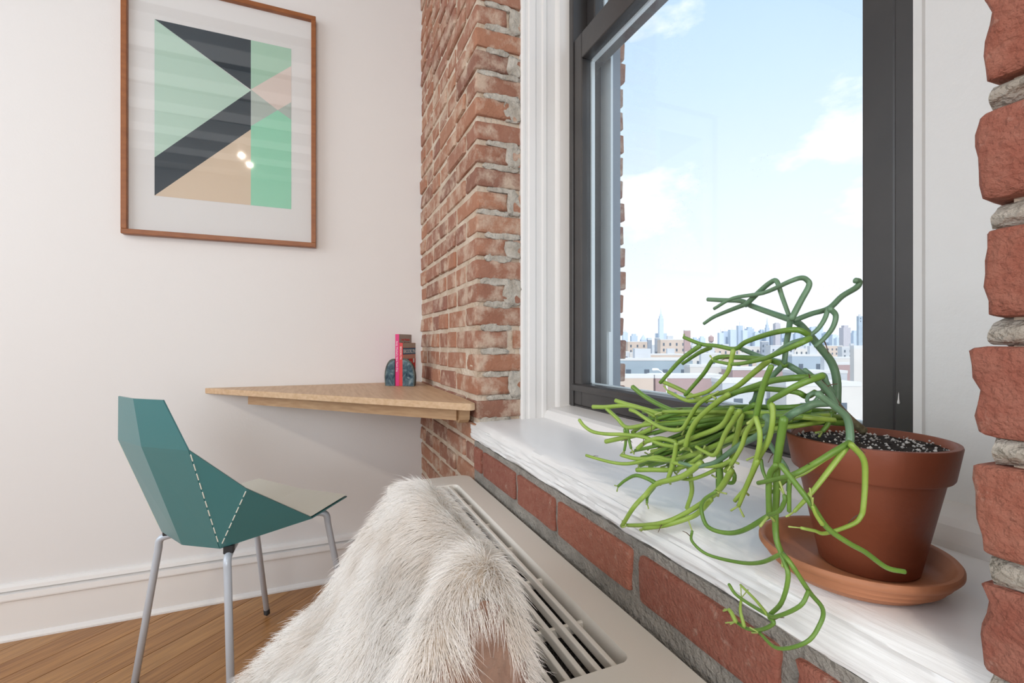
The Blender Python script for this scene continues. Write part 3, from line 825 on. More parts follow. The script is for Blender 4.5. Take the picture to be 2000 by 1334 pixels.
# ------------------------------------------------------------------ wall heater / air conditioner under the sill
AX0, AX1, AY0, AY1, AZ = -1.235, 0.02, 0.165, YW-0.0115, 0.548
ac = root('air_conditioner', (-0.6, (AY0+AY1)/2, 0.0), 'beige plastic air conditioner cabinet with a slatted top grille below the window sill', 'air conditioner')
HX0, HX1, HY0, HY1 = -1.160, -0.438, 0.192, 0.329
def ac_top():
    def rr(x0, x1, y0, y1, r, n=6):
        out = []
        for cx, cy, a0 in ((x1-r, y1-r, 0), (x0+r, y1-r, 90), (x0+r, y0+r, 180), (x1-r, y0+r, 270)):
            for i in range(n+1):
                a = math.radians(a0+90*i/n); out.append((cx+r*math.cos(a), cy+r*math.sin(a)))
        return out
    outer, inner = rr(AX0, AX1, AY0, AY1, 0.028), rr(HX0, HX1, HY0, HY1, 0.014)
    inner2 = rr(HX0+0.003, HX1-0.003, HY0+0.003, HY1-0.003, 0.012)
    o2 = rr(AX0-0.004, AX1+0.004, AY0-0.004, AY1+0.001, 0.030)
    n = len(outer)
    vs = [(x, y, AZ) for x, y in outer]+[(x, y, AZ) for x, y in inner]+[(x, y, AZ-0.006) for x, y in inner2]+[(x, y, AZ-0.022) for x, y in inner2]
    vs += [(x, y, AZ-0.006) for x, y in o2]+[(x, y, AZ-0.05) for x, y in o2]
    fs = []
    for i in range(n):
        j = (i+1) % n
        fs += [(i, j, n+j, n+i), (n+i, n+j, 2*n+j, 2*n+i), (2*n+i, 2*n+j, 3*n+j, 3*n+i), (j, i, 4*n+i, 4*n+j), (4*n+j, 4*n+i, 5*n+i, 5*n+j)]
    return vs, fs
vs, fs = ac_top()
o = mesh('top_panel', vs, fs, M_AC, ac, smooth=True); mark_sharp(o, 30)
bz0, bz1 = 0.03, AZ-0.050
multi_box('cabinet_body', [(AX0+0.004, HX0-0.006, AY0+0.004, AY1, bz0, bz1), (HX1+0.006, AX1-0.004, AY0+0.004, AY1, bz0, bz1), (HX0-0.006, HX1+0.006, AY0+0.004, HY0-0.006, bz0, bz1),
                          (HX0-0.006, HX1+0.006, HY1+0.006, AY1, bz0, bz1), (HX0-0.006, HX1+0.006, HY0-0.006, HY1+0.006, bz0, AZ-0.15)], M_AC, ac)
multi_box('coil_tray', [(HX0-0.005, HX1+0.005, HY0-0.005, HY1+0.005, AZ-0.149, AZ-0.10), (HX0-0.005, HX1+0.005, HY1+0.001, HY1+0.005, AZ-0.10, AZ-0.03), (HX0-0.005, HX1+0.005, HY0-0.005, HY0-0.001, AZ-0.10, AZ-0.03),
                       (HX0-0.005, HX0-0.001, HY0-0.005, HY1+0.005, AZ-0.10, AZ-0.03), (HX1+0.001, HX1+0.005, HY0-0.005, HY1+0.005, AZ-0.10, AZ-0.03)], M_DARK, ac)
ny = int((HY1-HY0)/0.0198)
for i in range(ny):
    y = 0.3075-i*0.0198
    if y < HY0+0.01: break
    bm = bm_box(HX0-0.002, HX1+0.002, y-0.0034, y+0.0034, AZ-0.015, AZ-0.002, 0.0015, 2)
    from_bm('louver', bm, M_AC, ac)
for i in range(5):
    x = -1.031+i*0.1220
    box('cross_rib', x-0.0028, x+0.0028, HY0, HY1, AZ-0.026, AZ-0.0125, M_AC, ac, 0.0008)
# hexagonal wire screen above the coil
bm = bmesh.new()
vs, fs = [], []
hs = 0.0062
for r in range(int((HY1-HY0)/(hs*1.5))+1):
    for q in range(int((HX1-HX0)/(hs*1.732))+1):
        cx, cy = HX0+hs+q*hs*1.732+(r % 2)*hs*0.866, HY0+hs*0.8+r*hs*1.5
        for a0, a1 in ((30, 90), (90, 150), (-30, 30)):
            p = Vector((cx+hs*math.cos(math.radians(a0)), cy+hs*math.sin(math.radians(a0)), AZ-0.034))
            e = Vector((cx+hs*math.cos(math.radians(a1)), cy+hs*math.sin(math.radians(a1)), AZ-0.034))
            t = (e-p).normalized()*0.0004; nn = Vector((-t.y, t.x, 0)); b = len(vs)
            vs += [p+nn, p-nn, e-nn, e+nn, (p+e)/2+Vector((0, 0, 0.0005))]
            fs += [(b, b+1, b+4), (b+1, b+2, b+4), (b+2, b+3, b+4), (b+3, b, b+4)]
tag(mesh('wire_screen', vs, fs, M_WIRE, ac), kind='stuff')
bm.free()

# ------------------------------------------------------------------ lounge chair under a sheepskin
PROFILE = [(-0.36, 0.250), (-0.24, 0.335), (-0.15, 0.402), (-0.06, 0.483), (0.012, 0.565), (0.060, 0.638), (0.092, 0.687), (0.112, 0.712), (0.131, 0.715), (0.149, 0.701), (0.161, 0.664), (0.168, 0.625), (0.172, 0.590)]
PX0, PX1 = -0.665, -0.325
lc = root('lounge_chair', (-0.5, -0.35, 0.0), 'dark reclining lounge chair almost hidden under the white sheepskin', 'chair')
pr = smooth_path([(0, y, z) for y, z in PROFILE], 4)
fr_pts = [(p.y, p.z) for p in pr][:29]
low = [(y+0.042, z-0.056) for y, z in fr_pts]
extrude_poly([(y+0.032, z-0.042) for y, z in fr_pts]+low[::-1], 'x', PX0+0.03, PX1-0.035, 'backrest', M_BLACK, lc)
box('seat', PX0+0.03, PX1-0.035, -0.84, -0.372, 0.205, 0.242, M_BLACK, lc, 0.008, 2)
for x in (PX0+0.05, PX1-0.07):
    tube('leg', [(x, -0.78, 0.24), (x, -0.79, 0.12), (x, -0.80, 0.0105)], 0.011, 0.010, M_BLACK, lc)
    tube('leg', [(x, -0.33, 0.24), (x, -0.22, 0.12), (x, -0.12, 0.0105)], 0.011, 0.010, M_BLACK, lc)

hide_root = root('sheepskin', (-0.5, 0.0, 0.25), 'shaggy white sheepskin draped over the back of the lounge chair', 'sheepskin')
NU, NV = 96, len(pr)
prf = [(p.y, p.z) for p in pr]
def hide_point(u, v):
    """u: far to near along the chair back, v: index along the profile"""
    i = min(int(v), NV-2); t = v-i
    y = prf[i][0]*(1-t)+prf[i+1][0]*t; z = prf[i][1]*(1-t)+prf[i+1][1]*t
    s = u*(0.30+0.19)                                   # arc length: 0.30 m along the chair back, then hanging over its near end
    far = max(0, 1-s/0.06)
    z -= 0.014*far**2; y -= 0.012*far**2
    x = PX0+s-0.050*max(0, min(1, (0.66-z)/0.2))*max(0, 1-s/0.3)
    if s > 0.285:
        R_, q_ = 0.038, s-0.285
        a_ = min(q_/R_, 1.45)
        drop = R_*(1-math.cos(a_))+max(0, q_-1.45*R_)
        x = PX0+0.285+R_*math.sin(a_)+0.12*max(0, q_-1.45*R_)
        z -= drop
        y -= 0.30*drop*max(0, min(1, (y+0.05)/0.15))
    q = Vector((x*6, y*6, z*6))
    b = noise.noise(q)*0.010+noise.noise(q*2.3)*0.006
    # a valley where the skin folds, and the roll beside it
    w = (x+0.455-(0.13-y)*0.42)/0.050
    if y > -0.12:
        b -= 0.028*math.exp(-w*w)*min(1, (0.17-y)/0.08 if y < 0.17 else 0)
        b += 0.013*math.exp(-((w-1.9)**2))
    return Vector((x, y-b*0.6, z+b*0.8))
vs = [hide_point(i/(NU-1), j) for i in range(NU) for j in range(NV)]
fs = [(i*NV+j, (i+1)*NV+j, (i+1)*NV+j+1, i*NV+j+1) for i in range(NU-1) for j in range(NV-1)]
hide = mesh('hide', vs, fs, M_HIDE, hide_root, smooth=True)
bm = bmesh.new(); bm.from_mesh(hide.data)
bmesh.ops.recalc_face_normals(bm, faces=bm.faces)
if sum(f.normal.z for f in bm.faces) < 0:
    bmesh.ops.reverse_faces(bm, faces=bm.faces[:])
bm.to_mesh(hide.data); bm.free()
# fur: one strand curve each
FLAP_A, FLAP_B = Vector((-0.345, 0.117, 0.684)), Vector((-0.340, 0.108, 0.630))
def make_fur(n):
    rng = np.random.default_rng(3)
    G = np.array([list(v) for v in vs]).reshape(NU, NV, 3)
    du = np.gradient(G, axis=0); dv = np.gradient(G, axis=1)
    Nn = np.cross(du, dv); Nn /= np.linalg.norm(Nn, axis=2, keepdims=True)+1e-9
    if Nn[:, :, 2].mean() < 0: Nn = -Nn
    area = np.linalg.norm(np.cross(du, dv), axis=2).ravel()
    # only the part of the skin the room can see needs the full coat
    idx = rng.choice(NU*NV, n, p=area/area.sum())
    iu, iv = np.clip(idx//NV+rng.random(n)-0.5, 0, NU-1.001), np.clip(idx % NV+rng.random(n)-0.5, 0, NV-1.001)
    a, b = iu.astype(int), iv.astype(int); fu, fv = (iu-a)[:, None], (iv-b)[:, None]
    def samp(A):
        return A[a, b]*(1-fu)*(1-fv)+A[a+1, b]*fu*(1-fv)+A[a, b+1]*(1-fu)*fv+A[a+1, b+1]*fu*fv
    P, N, T = samp(G), samp(Nn), samp(dv)
    N /= np.linalg.norm(N, axis=1, keepdims=True); T /= np.linalg.norm(T, axis=1, keepdims=True)+1e-9
    # lie of the coat: down the slope, swirling in tufts
    g_ = np.array([[0.10, -0.55, -1.0]]); down = g_-N*(N*g_).sum(1, keepdims=True)
    down /= np.linalg.norm(down, axis=1, keepdims=True)+1e-9
    side = np.cross(N, down)
    ang = np.array([noise.noise(Vector(p)*13)*1.5+noise.noise(Vector(p)*40)*0.7 for p in P])[:, None]
    tuft = np.array([noise.noise(Vector(p)*70+Vector((5, 1, 9))) for p in P])[:, None]
    lie = down*np.cos(ang)+side*np.sin(ang)
    L = (0.015+0.012*rng.random(n)+0.004*tuft[:, 0])[:, None]
    K = 6
    pts = np.zeros((n, K, 3))
    jit = rng.normal(0, 0.22, (n, 3)); jit2 = rng.normal(0, 0.30, (n, 3))
    for k in range(K):
        t = k/(K-1)
        d = N*(t*0.78-0.30*t*t)+lie*(0.22*t+0.60*t*t)+side*tuft*0.5*t*t+jit*t*0.55+jit2*t*t*0.45
        pts[:, k] = P+d*L
        pts[:, k, 2] -= (0.12*t*t*L[:, 0])
    ab = np.array(FLAP_B-FLAP_A); t_ = np.clip(((P-np.array(FLAP_A))@ab)/(ab@ab), 0, 1)
    d_ = np.linalg.norm(P-(np.array(FLAP_A)+t_[:, None]*ab), axis=1)
    return pts[d_ > 0.016+0.025*t_]
pts = make_fur(170000)
NF = len(pts)
base = ORIGIN[hide_root.name]
pts -= np.array([base.x, base.y, base.z])
fur_data = bpy.data.hair_curves.new('fur')
fur_data.add_curves([6]*NF)
fur_data.position_data.foreach_set('vector', pts.reshape(-1).astype(np.float32))
ra = fur_data.attributes.get('radius') or fur_data.attributes.new('radius', 'FLOAT', 'POINT')
ra.data.foreach_set('value', np.tile(np.array([0.0002, 0.0002, 0.00018, 0.00015, 0.0001, 0.00003], dtype=np.float32), NF))
M_FUR = mat('fur', (0.80, 0.74, 0.66), 0.7, spec=0.25)
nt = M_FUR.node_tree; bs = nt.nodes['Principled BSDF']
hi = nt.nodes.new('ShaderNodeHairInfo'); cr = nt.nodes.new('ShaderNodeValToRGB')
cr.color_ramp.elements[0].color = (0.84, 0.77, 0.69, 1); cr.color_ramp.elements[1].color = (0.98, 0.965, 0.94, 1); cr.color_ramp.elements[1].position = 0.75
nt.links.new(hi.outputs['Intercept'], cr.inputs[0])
fg = nt.nodes.new('ShaderNodeNewGeometry'); fn = nt.nodes.new('ShaderNodeTexNoise'); fn.inputs['Scale'].default_value = 14; fn.inputs['Detail'].default_value = 4
fr_ = nt.nodes.new('ShaderNodeValToRGB'); fr_.color_ramp.elements[0].position = 0.48; fr_.color_ramp.elements[1].position = 0.72; fr_.color_ramp.elements[1].color = (0.4, 0.4, 0.4, 1)
fm = nt.nodes.new('ShaderNodeMix'); fm.data_type = 'RGBA'; fm.inputs[7].default_value = (0.62, 0.50, 0.385, 1)
nt.links.new(fg.outputs['Position'], fn.inputs['Vector']); nt.links.new(fn.outputs['Fac'], fr_.inputs[0]); nt.links.new(fr_.outputs[0], fm.inputs[0])
nt.links.new(cr.outputs[0], fm.inputs[6]); nt.links.new(fm.outputs[2], bs.inputs['Base Color'])
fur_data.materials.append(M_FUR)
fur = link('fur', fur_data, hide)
tag(fur, kind='stuff')
# bare suede where the skin is turned over at the near corner
sv, sf, smap = [], [], {}
Hm = hide.data
hb = ORIGIN[hide.name]
def on_flap(p):
    t = max(0.0, min(1.0, (p-FLAP_A).dot(FLAP_B-FLAP_A)/(FLAP_B-FLAP_A).length_squared))
    d_ = (p-FLAP_A.lerp(FLAP_B, t)).length
    return d_ < 0.020+0.026*t+noise.noise(p*70)*0.006
for p in Hm.polygons:
    c0 = p.center+hb
    if on_flap(c0):
        ids = []
        for vi in p.vertices:
            if vi not in smap:
                v = Hm.vertices[vi]; w = v.co+hb
                smap[vi] = len(sv)
                sv.append(w+v.normal*(0.007+0.006*noise.noise(Vector((w.x*30, w.y*90, w.z*45)))+0.004*noise.noise(w*150)))
            ids.append(smap[vi])
        sf.append(tuple(ids))
o = mesh('suede_flap', sv, sf, M_SUEDE, hide_root, smooth=True)
md = o.modifiers.new('detail', 'SUBSURF'); md.levels = 2; md.render_levels = 2
tag(o, 'bare brown suede underside turned over')

# ------------------------------------------------------------------ saucer, pot and mistletoe cactus
SC = (-0.2759, 0.4500, SILL+0.0004)
sau = root('plant_saucer', SC, 'orange terracotta saucer under the potted cactus on the sill', 'saucer')
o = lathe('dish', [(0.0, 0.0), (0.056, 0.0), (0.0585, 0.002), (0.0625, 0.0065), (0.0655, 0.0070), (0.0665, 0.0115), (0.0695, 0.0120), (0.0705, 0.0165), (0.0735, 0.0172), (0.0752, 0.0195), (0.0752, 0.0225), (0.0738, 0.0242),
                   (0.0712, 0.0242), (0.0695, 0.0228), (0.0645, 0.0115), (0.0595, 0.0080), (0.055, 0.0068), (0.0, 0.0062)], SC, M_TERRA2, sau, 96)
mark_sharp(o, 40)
PC = (-0.2725, 0.4665, SILL+0.0072)
pot_root = root('potted_cactus', PC, 'trailing green mistletoe cactus in a round terracotta pot on the window sill', 'potted plant')
H = 0.1155
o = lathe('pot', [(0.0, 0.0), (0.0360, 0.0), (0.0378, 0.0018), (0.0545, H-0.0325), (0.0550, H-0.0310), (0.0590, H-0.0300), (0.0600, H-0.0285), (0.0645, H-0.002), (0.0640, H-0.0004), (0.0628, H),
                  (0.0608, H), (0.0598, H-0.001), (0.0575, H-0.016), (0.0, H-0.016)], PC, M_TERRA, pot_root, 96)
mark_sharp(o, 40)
nr, na = 14, 60
vs, fs = [], []
for i in range(nr):
    r = 0.0585*i/(nr-1)
    for j in range(na):
        a = 2*math.pi*j/na
        x, y = PC[0]+r*math.cos(a), PC[1]+r*math.sin(a)
        vs.append((x, y, PC[2]+H-0.0065+noise.noise(Vector((x*90, y*90, 0)))*0.0022+noise.noise(Vector((x*260, y*260, 4)))*0.0014+0.002*(1-r/0.0585)))
for i in range(nr-1):
    for j in range(na):
        fs.append((i*na+j, (i+1)*na+j, (i+1)*na+(j+1) % na, i*na+(j+1) % na))
soil = mesh('soil', vs, fs, M_SOIL, pot_root)
# perlite grains in the soil
vs, fs = [], []
for i in range(260):
    a, r = random.uniform(0, 6.283), 0.0575*math.sqrt(random.random())
    c = Vector((PC[0]+r*math.cos(a), PC[1]+r*math.sin(a), PC[2]+H-0.0045+random.uniform(-.001, .001)))
    s = random.uniform(0.0006, 0.0019); b = len(vs)
    for dx, dy, dz in ((1, 0, 0), (-1, 0, 0), (0, 1, 0), (0, -1, 0), (0, 0, 1), (0, 0, -1)):
        vs.append(c+Vector((dx*random.uniform(.6, 1.2), dy*random.uniform(.6, 1.2), dz*random.uniform(.5, 1)))*s)
    for f in ((0, 2, 4), (2, 1, 4), (1, 3, 4), (3, 0, 4), (2, 0, 5), (1, 2, 5), (3, 1, 5), (0, 3, 5)):
        fs.append(tuple(b+k for k in f))
tag(mesh('perlite', vs, fs, M_PERL, soil), kind='stuff')
STEMS = [  # (radius at the base, radius at the tip, tone, path) in millimetres
    (4.1, 3.2, 3, [(-267,452,828),(-272,440,839),(-277,430,852),(-280,420,866),(-284,411,876)]),
    (4.0, 2.7, 0, [(-283,440,852),(-283,440,873),(-285,436,889),(-289,426,903),(-292,418,913),(-296,409,924),(-299,402,928),(-328,410,937),(-354,415,946),(-368,417,952),(-393,419,955),(-416,419,958)]),
    (2.7, 2.1, 0, [(-361,416,948),(-384,418,943),(-407,419,937),(-422,419,930)]),
    (2.9, 2.1, 0, [(-354,407,946),(-332,403,959),(-319,400,965),(-311,398,965),(-304,396,950),(-295,393,932)]),
    (2.9, 2.0, 0, [(-285,383,928),(-282,391,944),(-279,397,957),(-280,396,962),(-282,391,964),(-288,384,961),(-322,394,955),(-365,402,954),(-392,404,945)]),
    (2.7, 2.6, 0, [(-289,387,929),(-292,389,919),(-295,390,907),(-297,390,889)]),
    (2.5, 3.0, 0, [(-291,394,927),(-285,408,933),(-279,423,938),(-275,435,949),(-270,447,957),(-269,449,962),(-270,445,963)]),
    (2.2, 2.0, 0, [(-273,413,937),(-274,410,928),(-276,404,919),(-279,397,913)]),
    (2.7, 2.0, 0, [(-271,412,937),(-269,417,931),(-270,415,921),(-272,408,912),(-276,401,904)]),
    (2.9, 2.4, 1, [(-276,392,914),(-279,384,918),(-289,381,918),(-314,389,915),(-343,395,908),(-358,397,901),(-383,399,904),(-407,400,906),(-433,399,914)]),
    (2.9, 2.5, 1, [(-405,396,904),(-434,395,887),(-466,392,858)]),
    (2.9, 2.2, 1, [(-404,411,902),(-423,411,895),(-447,410,882)]),
    (2.6, 2.3, 2, [(-349,385,900),(-356,386,879),(-370,387,865),(-388,389,854),(-417,389,845)]),
    (2.8, 1.9, 1, [(-265,379,911),(-269,370,906),(-289,371,898),(-310,377,892),(-347,385,886),(-377,388,888)]),
    (2.2, 2.3, 0, [(-273,387,911),(-281,375,906),(-302,382,896)]),
    (3.3, 2.5, 1, [(-300,395,887),(-325,402,891),(-365,409,892),(-397,411,890),(-416,412,871),(-443,410,844)]),
    (3.5, 2.7, 0, [(-292,420,873),(-298,403,884),(-309,404,888),(-339,412,893),(-368,417,901)]),
    (2.8, 2.5, 0, [(-302,395,887),(-321,401,872),(-334,404,857)]),
    (3.1, 2.5, 2, [(-314,392,891),(-335,397,878),(-362,401,860),(-392,404,850),(-427,403,839),(-462,401,847)]),
    (2.5, 3.1, 1, [(-276,347,888),(-284,349,874),(-290,351,860),(-296,353,842)]),
    (2.4, 2.2, 2, [(-292,349,843),(-306,353,827),(-312,354,813),(-326,357,793)]),
    (2.4, 2.1, 2, [(-292,348,843),(-287,347,830),(-290,348,812),(-304,352,781),(-321,356,761)]),
    (3.2, 2.6, 1, [(-263,384,878),(-269,370,878),(-293,372,874),(-321,380,866),(-347,385,857),(-377,388,842),(-400,389,823),(-417,389,790)]),
    (3.0, 2.0, 1, [(-248,369,881),(-254,353,875),(-269,350,865),(-285,356,856),(-281,355,846),(-285,356,829),(-298,360,809)]),
    (2.4, 3.1, 0, [(-274,384,884),(-270,394,875),(-266,404,864),(-264,409,854)]),
    (2.8, 2.8, 0, [(-283,414,877),(-281,419,878),(-280,421,872),(-278,426,862)]),
    (2.0, 1.6, 0, [(-274,410,864),(-279,399,862),(-280,396,856),(-278,401,855),(-276,405,860)]),
    (2.4, 2.4, 1, [(-285,436,843),(-286,433,833),(-288,428,826)]),
    (2.8, 3.3, 0, [(-243,355,868),(-237,368,857),(-234,376,849),(-233,378,836),(-233,377,829)]),
    (2.5, 2.0, 1, [(-228,370,832),(-233,356,824),(-238,344,816),(-244,330,808),(-267,338,797),(-287,345,788)]),
    (2.1, 1.6, 2, [(-230,371,830),(-237,352,818),(-242,340,809),(-247,331,804)]),
    (2.5, 1.5, 2, [(-229,368,829),(-236,350,804),(-240,340,791),(-244,331,780)]),
    (2.5, 1.3, 2, [(-224,364,832),(-220,372,821),(-220,374,805),(-220,372,786),(-221,371,779),(-223,365,773),(-231,347,766),(-234,339,768),(-238,330,770)]),
    (3.6, 3.7, 0, [(-259,393,857),(-264,382,856),(-267,376,853),(-270,367,849),(-280,368,842)]),
    (3.8, 2.5, 1, [(-270,354,845),(-273,355,832),(-276,356,818),(-279,357,803),(-279,357,784),(-281,358,758),(-279,357,741),(-271,354,731)]),
    (2.1, 1.7, 1, [(-269,350,734),(-261,347,721),(-269,350,695),(-286,357,673),(-280,355,671),(-295,359,656),(-315,365,644),(-331,368,641)]),
    (2.1, 1.6, 1, [(-268,350,735),(-258,346,732),(-252,359,710),(-248,369,696),(-249,366,683),(-253,356,670),(-275,353,653),(-298,360,651)]),
    (1.8, 1.7, 1, [(-249,354,713),(-251,347,702),(-271,348,683),(-285,353,676),(-324,363,670),(-336,365,675)]),
    (1.5, 1.2, 2, [(-283,352,676),(-300,358,679),(-321,363,682)]),
    (2.4, 2.0, 2, [(-327,364,644),(-333,365,649),(-337,366,650)]),
    (1.9, 1.2, 2, [(-315,361,647),(-321,363,658),(-319,362,671)]),
    (2.1, 1.6, 1, [(-273,355,732),(-301,365,711),(-331,372,697),(-369,371,689),(-385,366,697),(-385,366,708)]),
    (2.7, 2.6, 1, [(-269,344,808),(-278,347,795),(-279,348,763)]),
    (1.9, 1.8, 1, [(-272,339,767),(-259,334,775),(-252,331,785),(-252,331,790)]),
    (2.6, 2.1, 1, [(-286,357,759),(-321,366,732),(-346,370,720),(-371,373,717),(-380,374,730),(-377,374,742),(-358,372,757)]),
    (2.3, 2.0, 1, [(-246,319,816),(-228,325,793),(-223,336,775),(-217,350,764),(-213,362,757),(-207,376,746),(-202,388,743)]),
    (1.6, 1.3, 2, [(-222,330,778),(-224,326,785),(-225,324,791)]),
    (3.6, 2.7, 2, [(-351,385,779),(-362,387,763),(-374,388,749),(-395,389,731),(-421,382,709),(-434,369,699),(-468,370,684),(-503,371,671)]),
    (3.8, 3.3, 1, [(-376,395,775),(-375,395,761),(-377,395,750)]),
    (3.3, 2.8, 2, [(-377,384,742),(-391,385,726),(-406,385,713),(-431,372,697),(-466,367,681)]),
    (3.9, 3.0, 2, [(-395,389,776),(-424,388,753),(-464,385,734),(-482,382,715),(-486,367,700),(-512,368,667)]),
    (3.1, 2.1, 1, [(-464,385,734),(-479,382,737),(-498,379,736),(-514,375,726),(-526,372,715)]),
    (2.6, 1.9, 1, [(-476,391,726),(-486,389,712),(-480,383,706)]),
    (2.6, 2.1, 2, [(-290,348,806),(-301,351,786),(-316,355,758)]),
    (3.1, 2.8, 2, [(-437,411,759),(-434,411,743),(-433,411,729),(-440,410,708)]),
    (2.4, 2.2, 1, [(-369,402,776),(-362,401,769),(-366,402,760),(-383,403,758)]),
    (2.1, 2.2, 1, [(-272,352,806),(-283,355,796),(-285,356,781),(-285,356,763)]),
    (2.0, 1.9, 1, [(-287,363,778),(-276,359,789),(-267,356,795),(-267,356,783),(-267,356,769)]),
    (2.8, 2.5, 2, [(-447,394,765),(-450,394,750),(-455,394,741)]),
    (2.4, 2.1, 2, [(-369,395,779),(-396,396,762),(-417,396,751),(-434,395,747)]),
    (3.4, 3.2, 2, [(-595,376,813),(-573,384,815),(-536,394,821),(-502,402,819),(-482,406,816),(-449,410,821),(-395,411,830),(-361,408,834)]),
    (3.3, 3.0, 2, [(-556,389,826),(-536,394,823),(-513,400,820),(-491,404,812)]),
    (3.0, 3.3, 2, [(-571,384,813),(-553,390,801),(-536,394,791),(-502,402,800),(-462,408,808),(-423,411,818),(-373,410,829)]),
    (2.7, 3.0, 2, [(-602,357,794),(-593,360,786),(-578,365,780),(-556,372,780),(-525,381,784),(-493,388,786),(-466,392,782),(-443,395,783),(-420,396,785)]),
    (3.7, 3.3, 2, [(-573,384,765),(-553,390,772),(-523,398,782),(-502,402,792),(-491,404,799),(-486,405,810)]),
    (3.2, 2.7, 2, [(-536,403,783),(-522,406,794),(-502,410,808)]),
    (3.6, 3.6, 1, [(-544,409,846),(-526,414,835),(-498,419,825),(-468,424,818)]),
    (2.3, 3.2, 2, [(-599,367,741),(-576,374,740),(-550,382,740),(-529,388,743),(-508,393,750),(-481,398,762),(-454,401,764),(-415,404,782),(-365,402,807)]),
    (2.8, 3.1, 2, [(-538,386,753),(-515,391,753),(-494,396,757),(-461,401,762),(-434,403,772),(-402,404,787),(-353,400,815)]),
    (3.0, 3.1, 2, [(-503,386,769),(-494,388,777),(-486,389,782),(-466,392,789),(-441,395,789)]),
    (3.0, 2.8, 2, [(-433,388,790),(-436,388,776),(-439,387,762),(-446,387,745)]),
    (3.4, 2.9, 2, [(-504,386,741),(-479,390,747),(-446,394,755),(-420,396,768),(-402,396,782)]),
    (2.7, 2.6, 2, [(-438,387,766),(-412,389,769),(-372,388,778),(-351,385,789)]),
    (2.7, 2.7, 2, [(-507,377,820),(-496,379,818),(-471,384,808),(-451,386,804),(-426,388,807),(-415,389,820),(-400,389,839),(-380,388,851)]),
    (2.9, 3.1, 2, [(-411,381,791),(-405,381,807),(-392,381,825),(-365,380,846),(-348,378,856)]),
    (2.5, 2.1, 1, [(-536,394,790),(-534,395,777),(-530,396,763)]),
    (2.5, 2.1, 1, [(-540,393,788),(-539,394,772),(-541,393,758)]),
    (3.0, 3.0, 2, [(-493,420,856),(-471,423,850),(-446,426,842),(-425,427,838)]),
    (3.9, 3.2, 1, [(-287,458,832),(-298,431,834),(-308,412,833),(-331,418,829),(-379,425,816),(-416,427,802),(-441,426,792),(-495,420,760),(-529,413,749)]),
    (3.4, 3.1, 1, [(-288,455,837),(-304,417,839),(-355,422,830),(-403,427,820),(-441,426,809),(-481,422,797),(-508,417,786)]),
    (3.2, 3.4, 1, [(-297,459,841),(-311,426,842),(-362,431,834),(-423,435,824),(-449,434,820),(-486,429,816)]),
    (3.1, 3.2, 1, [(-295,439,851),(-308,412,846),(-366,424,839),(-416,427,830),(-454,425,818)]),
    (3.7, 2.7, 0, [(-305,376,840),(-300,374,837),(-303,375,829),(-318,379,819),(-342,384,805),(-366,387,787),(-380,388,778),(-403,389,770),(-428,388,768)]),
    (2.4, 2.4, 2, [(-278,350,856),(-277,350,849),(-278,350,837),(-284,353,823),(-296,356,805),(-316,362,771)]),
    (3.0, 2.2, 2, [(-332,375,842),(-342,377,830),(-352,378,817),(-367,380,792),(-382,381,791),(-395,381,794)]),
    (3.1, 3.0, 2, [(-350,385,842),(-366,387,821),(-403,389,803),(-428,388,791)]),
    (3.7, 3.7, 1, [(-392,411,790),(-391,411,774),(-392,411,764),(-392,411,743)]),
    (3.1, 2.4, 2, [(-345,392,836),(-350,392,816),(-356,393,798),(-361,394,783),(-369,395,772)]),
    (3.4, 2.7, 0, [(-343,413,862),(-348,414,850),(-354,415,844)]),
    (2.8, 2.7, 1, [(-333,396,847),(-352,400,836),(-361,401,821)]),
    (2.0, 1.7, 1, [(-333,404,792),(-330,403,782),(-325,402,774)]),
    (2.6, 2.4, 0, [(-336,411,816),(-321,408,802),(-306,404,790),(-302,402,780),(-302,402,770)]),
    (2.8, 3.0, 1, [(-284,413,863),(-287,405,859),(-290,396,863),(-317,400,863),(-340,405,861),(-366,409,855),(-388,411,845),(-413,412,825),(-428,411,813)]),
    (2.7, 2.5, 1, [(-323,399,840),(-353,405,837),(-384,408,835),(-416,409,829),(-450,407,822),(-484,402,810)]),
    (3.3, 2.6, 1, [(-344,415,826),(-369,419,824),(-394,421,820),(-421,422,815),(-448,420,809),(-476,417,803)]),
    (2.8, 3.0, 1, [(-308,421,841),(-345,425,828),(-390,431,807),(-436,431,786),(-485,426,762),(-536,416,736)]),
    (3.2, 2.6, 2, [(-343,439,832),(-378,444,823),(-415,447,813),(-454,445,796),(-494,440,774),(-536,432,749)]),
    (2.9, 2.6, 1, [(-313,406,835),(-347,414,826),(-383,418,817),(-420,419,802),(-459,417,784),(-499,411,761)]),
    (3.3, 3.4, 2, [(-364,441,831),(-394,444,823),(-425,444,817),(-458,443,812),(-491,439,809),(-525,432,809)]),
    (3.0, 2.8, 1, [(-310,403,834),(-347,412,828),(-385,416,822),(-426,417,813),(-468,414,800),(-512,406,784)]),
    (2.9, 2.4, 1, [(-342,435,831),(-367,439,832),(-392,442,830),(-418,443,827),(-445,442,821),(-472,440,813)]),
    (2.7, 2.2, 1, [(-296,397,837),(-322,405,833),(-350,411,826),(-379,414,818),(-408,416,806),(-439,415,792)]),
    (2.8, 3.0, 1, [(-277,409,841),(-290,386,842),(-334,398,835),(-380,405,826),(-428,405,814),(-479,400,803)]),
    (2.9, 2.8, 1, [(-318,404,842),(-343,410,829),(-368,414,813),(-394,416,797),(-422,416,779),(-449,415,760)]),
    (2.8, 2.8, 2, [(-346,424,825),(-367,427,814),(-388,429,803),(-410,430,786),(-432,430,771),(-455,428,755)]),
    (2.3, 3.1, 2, [(-294,392,842),(-323,401,840),(-353,407,836),(-385,411,829),(-417,411,821),(-451,409,811)]),
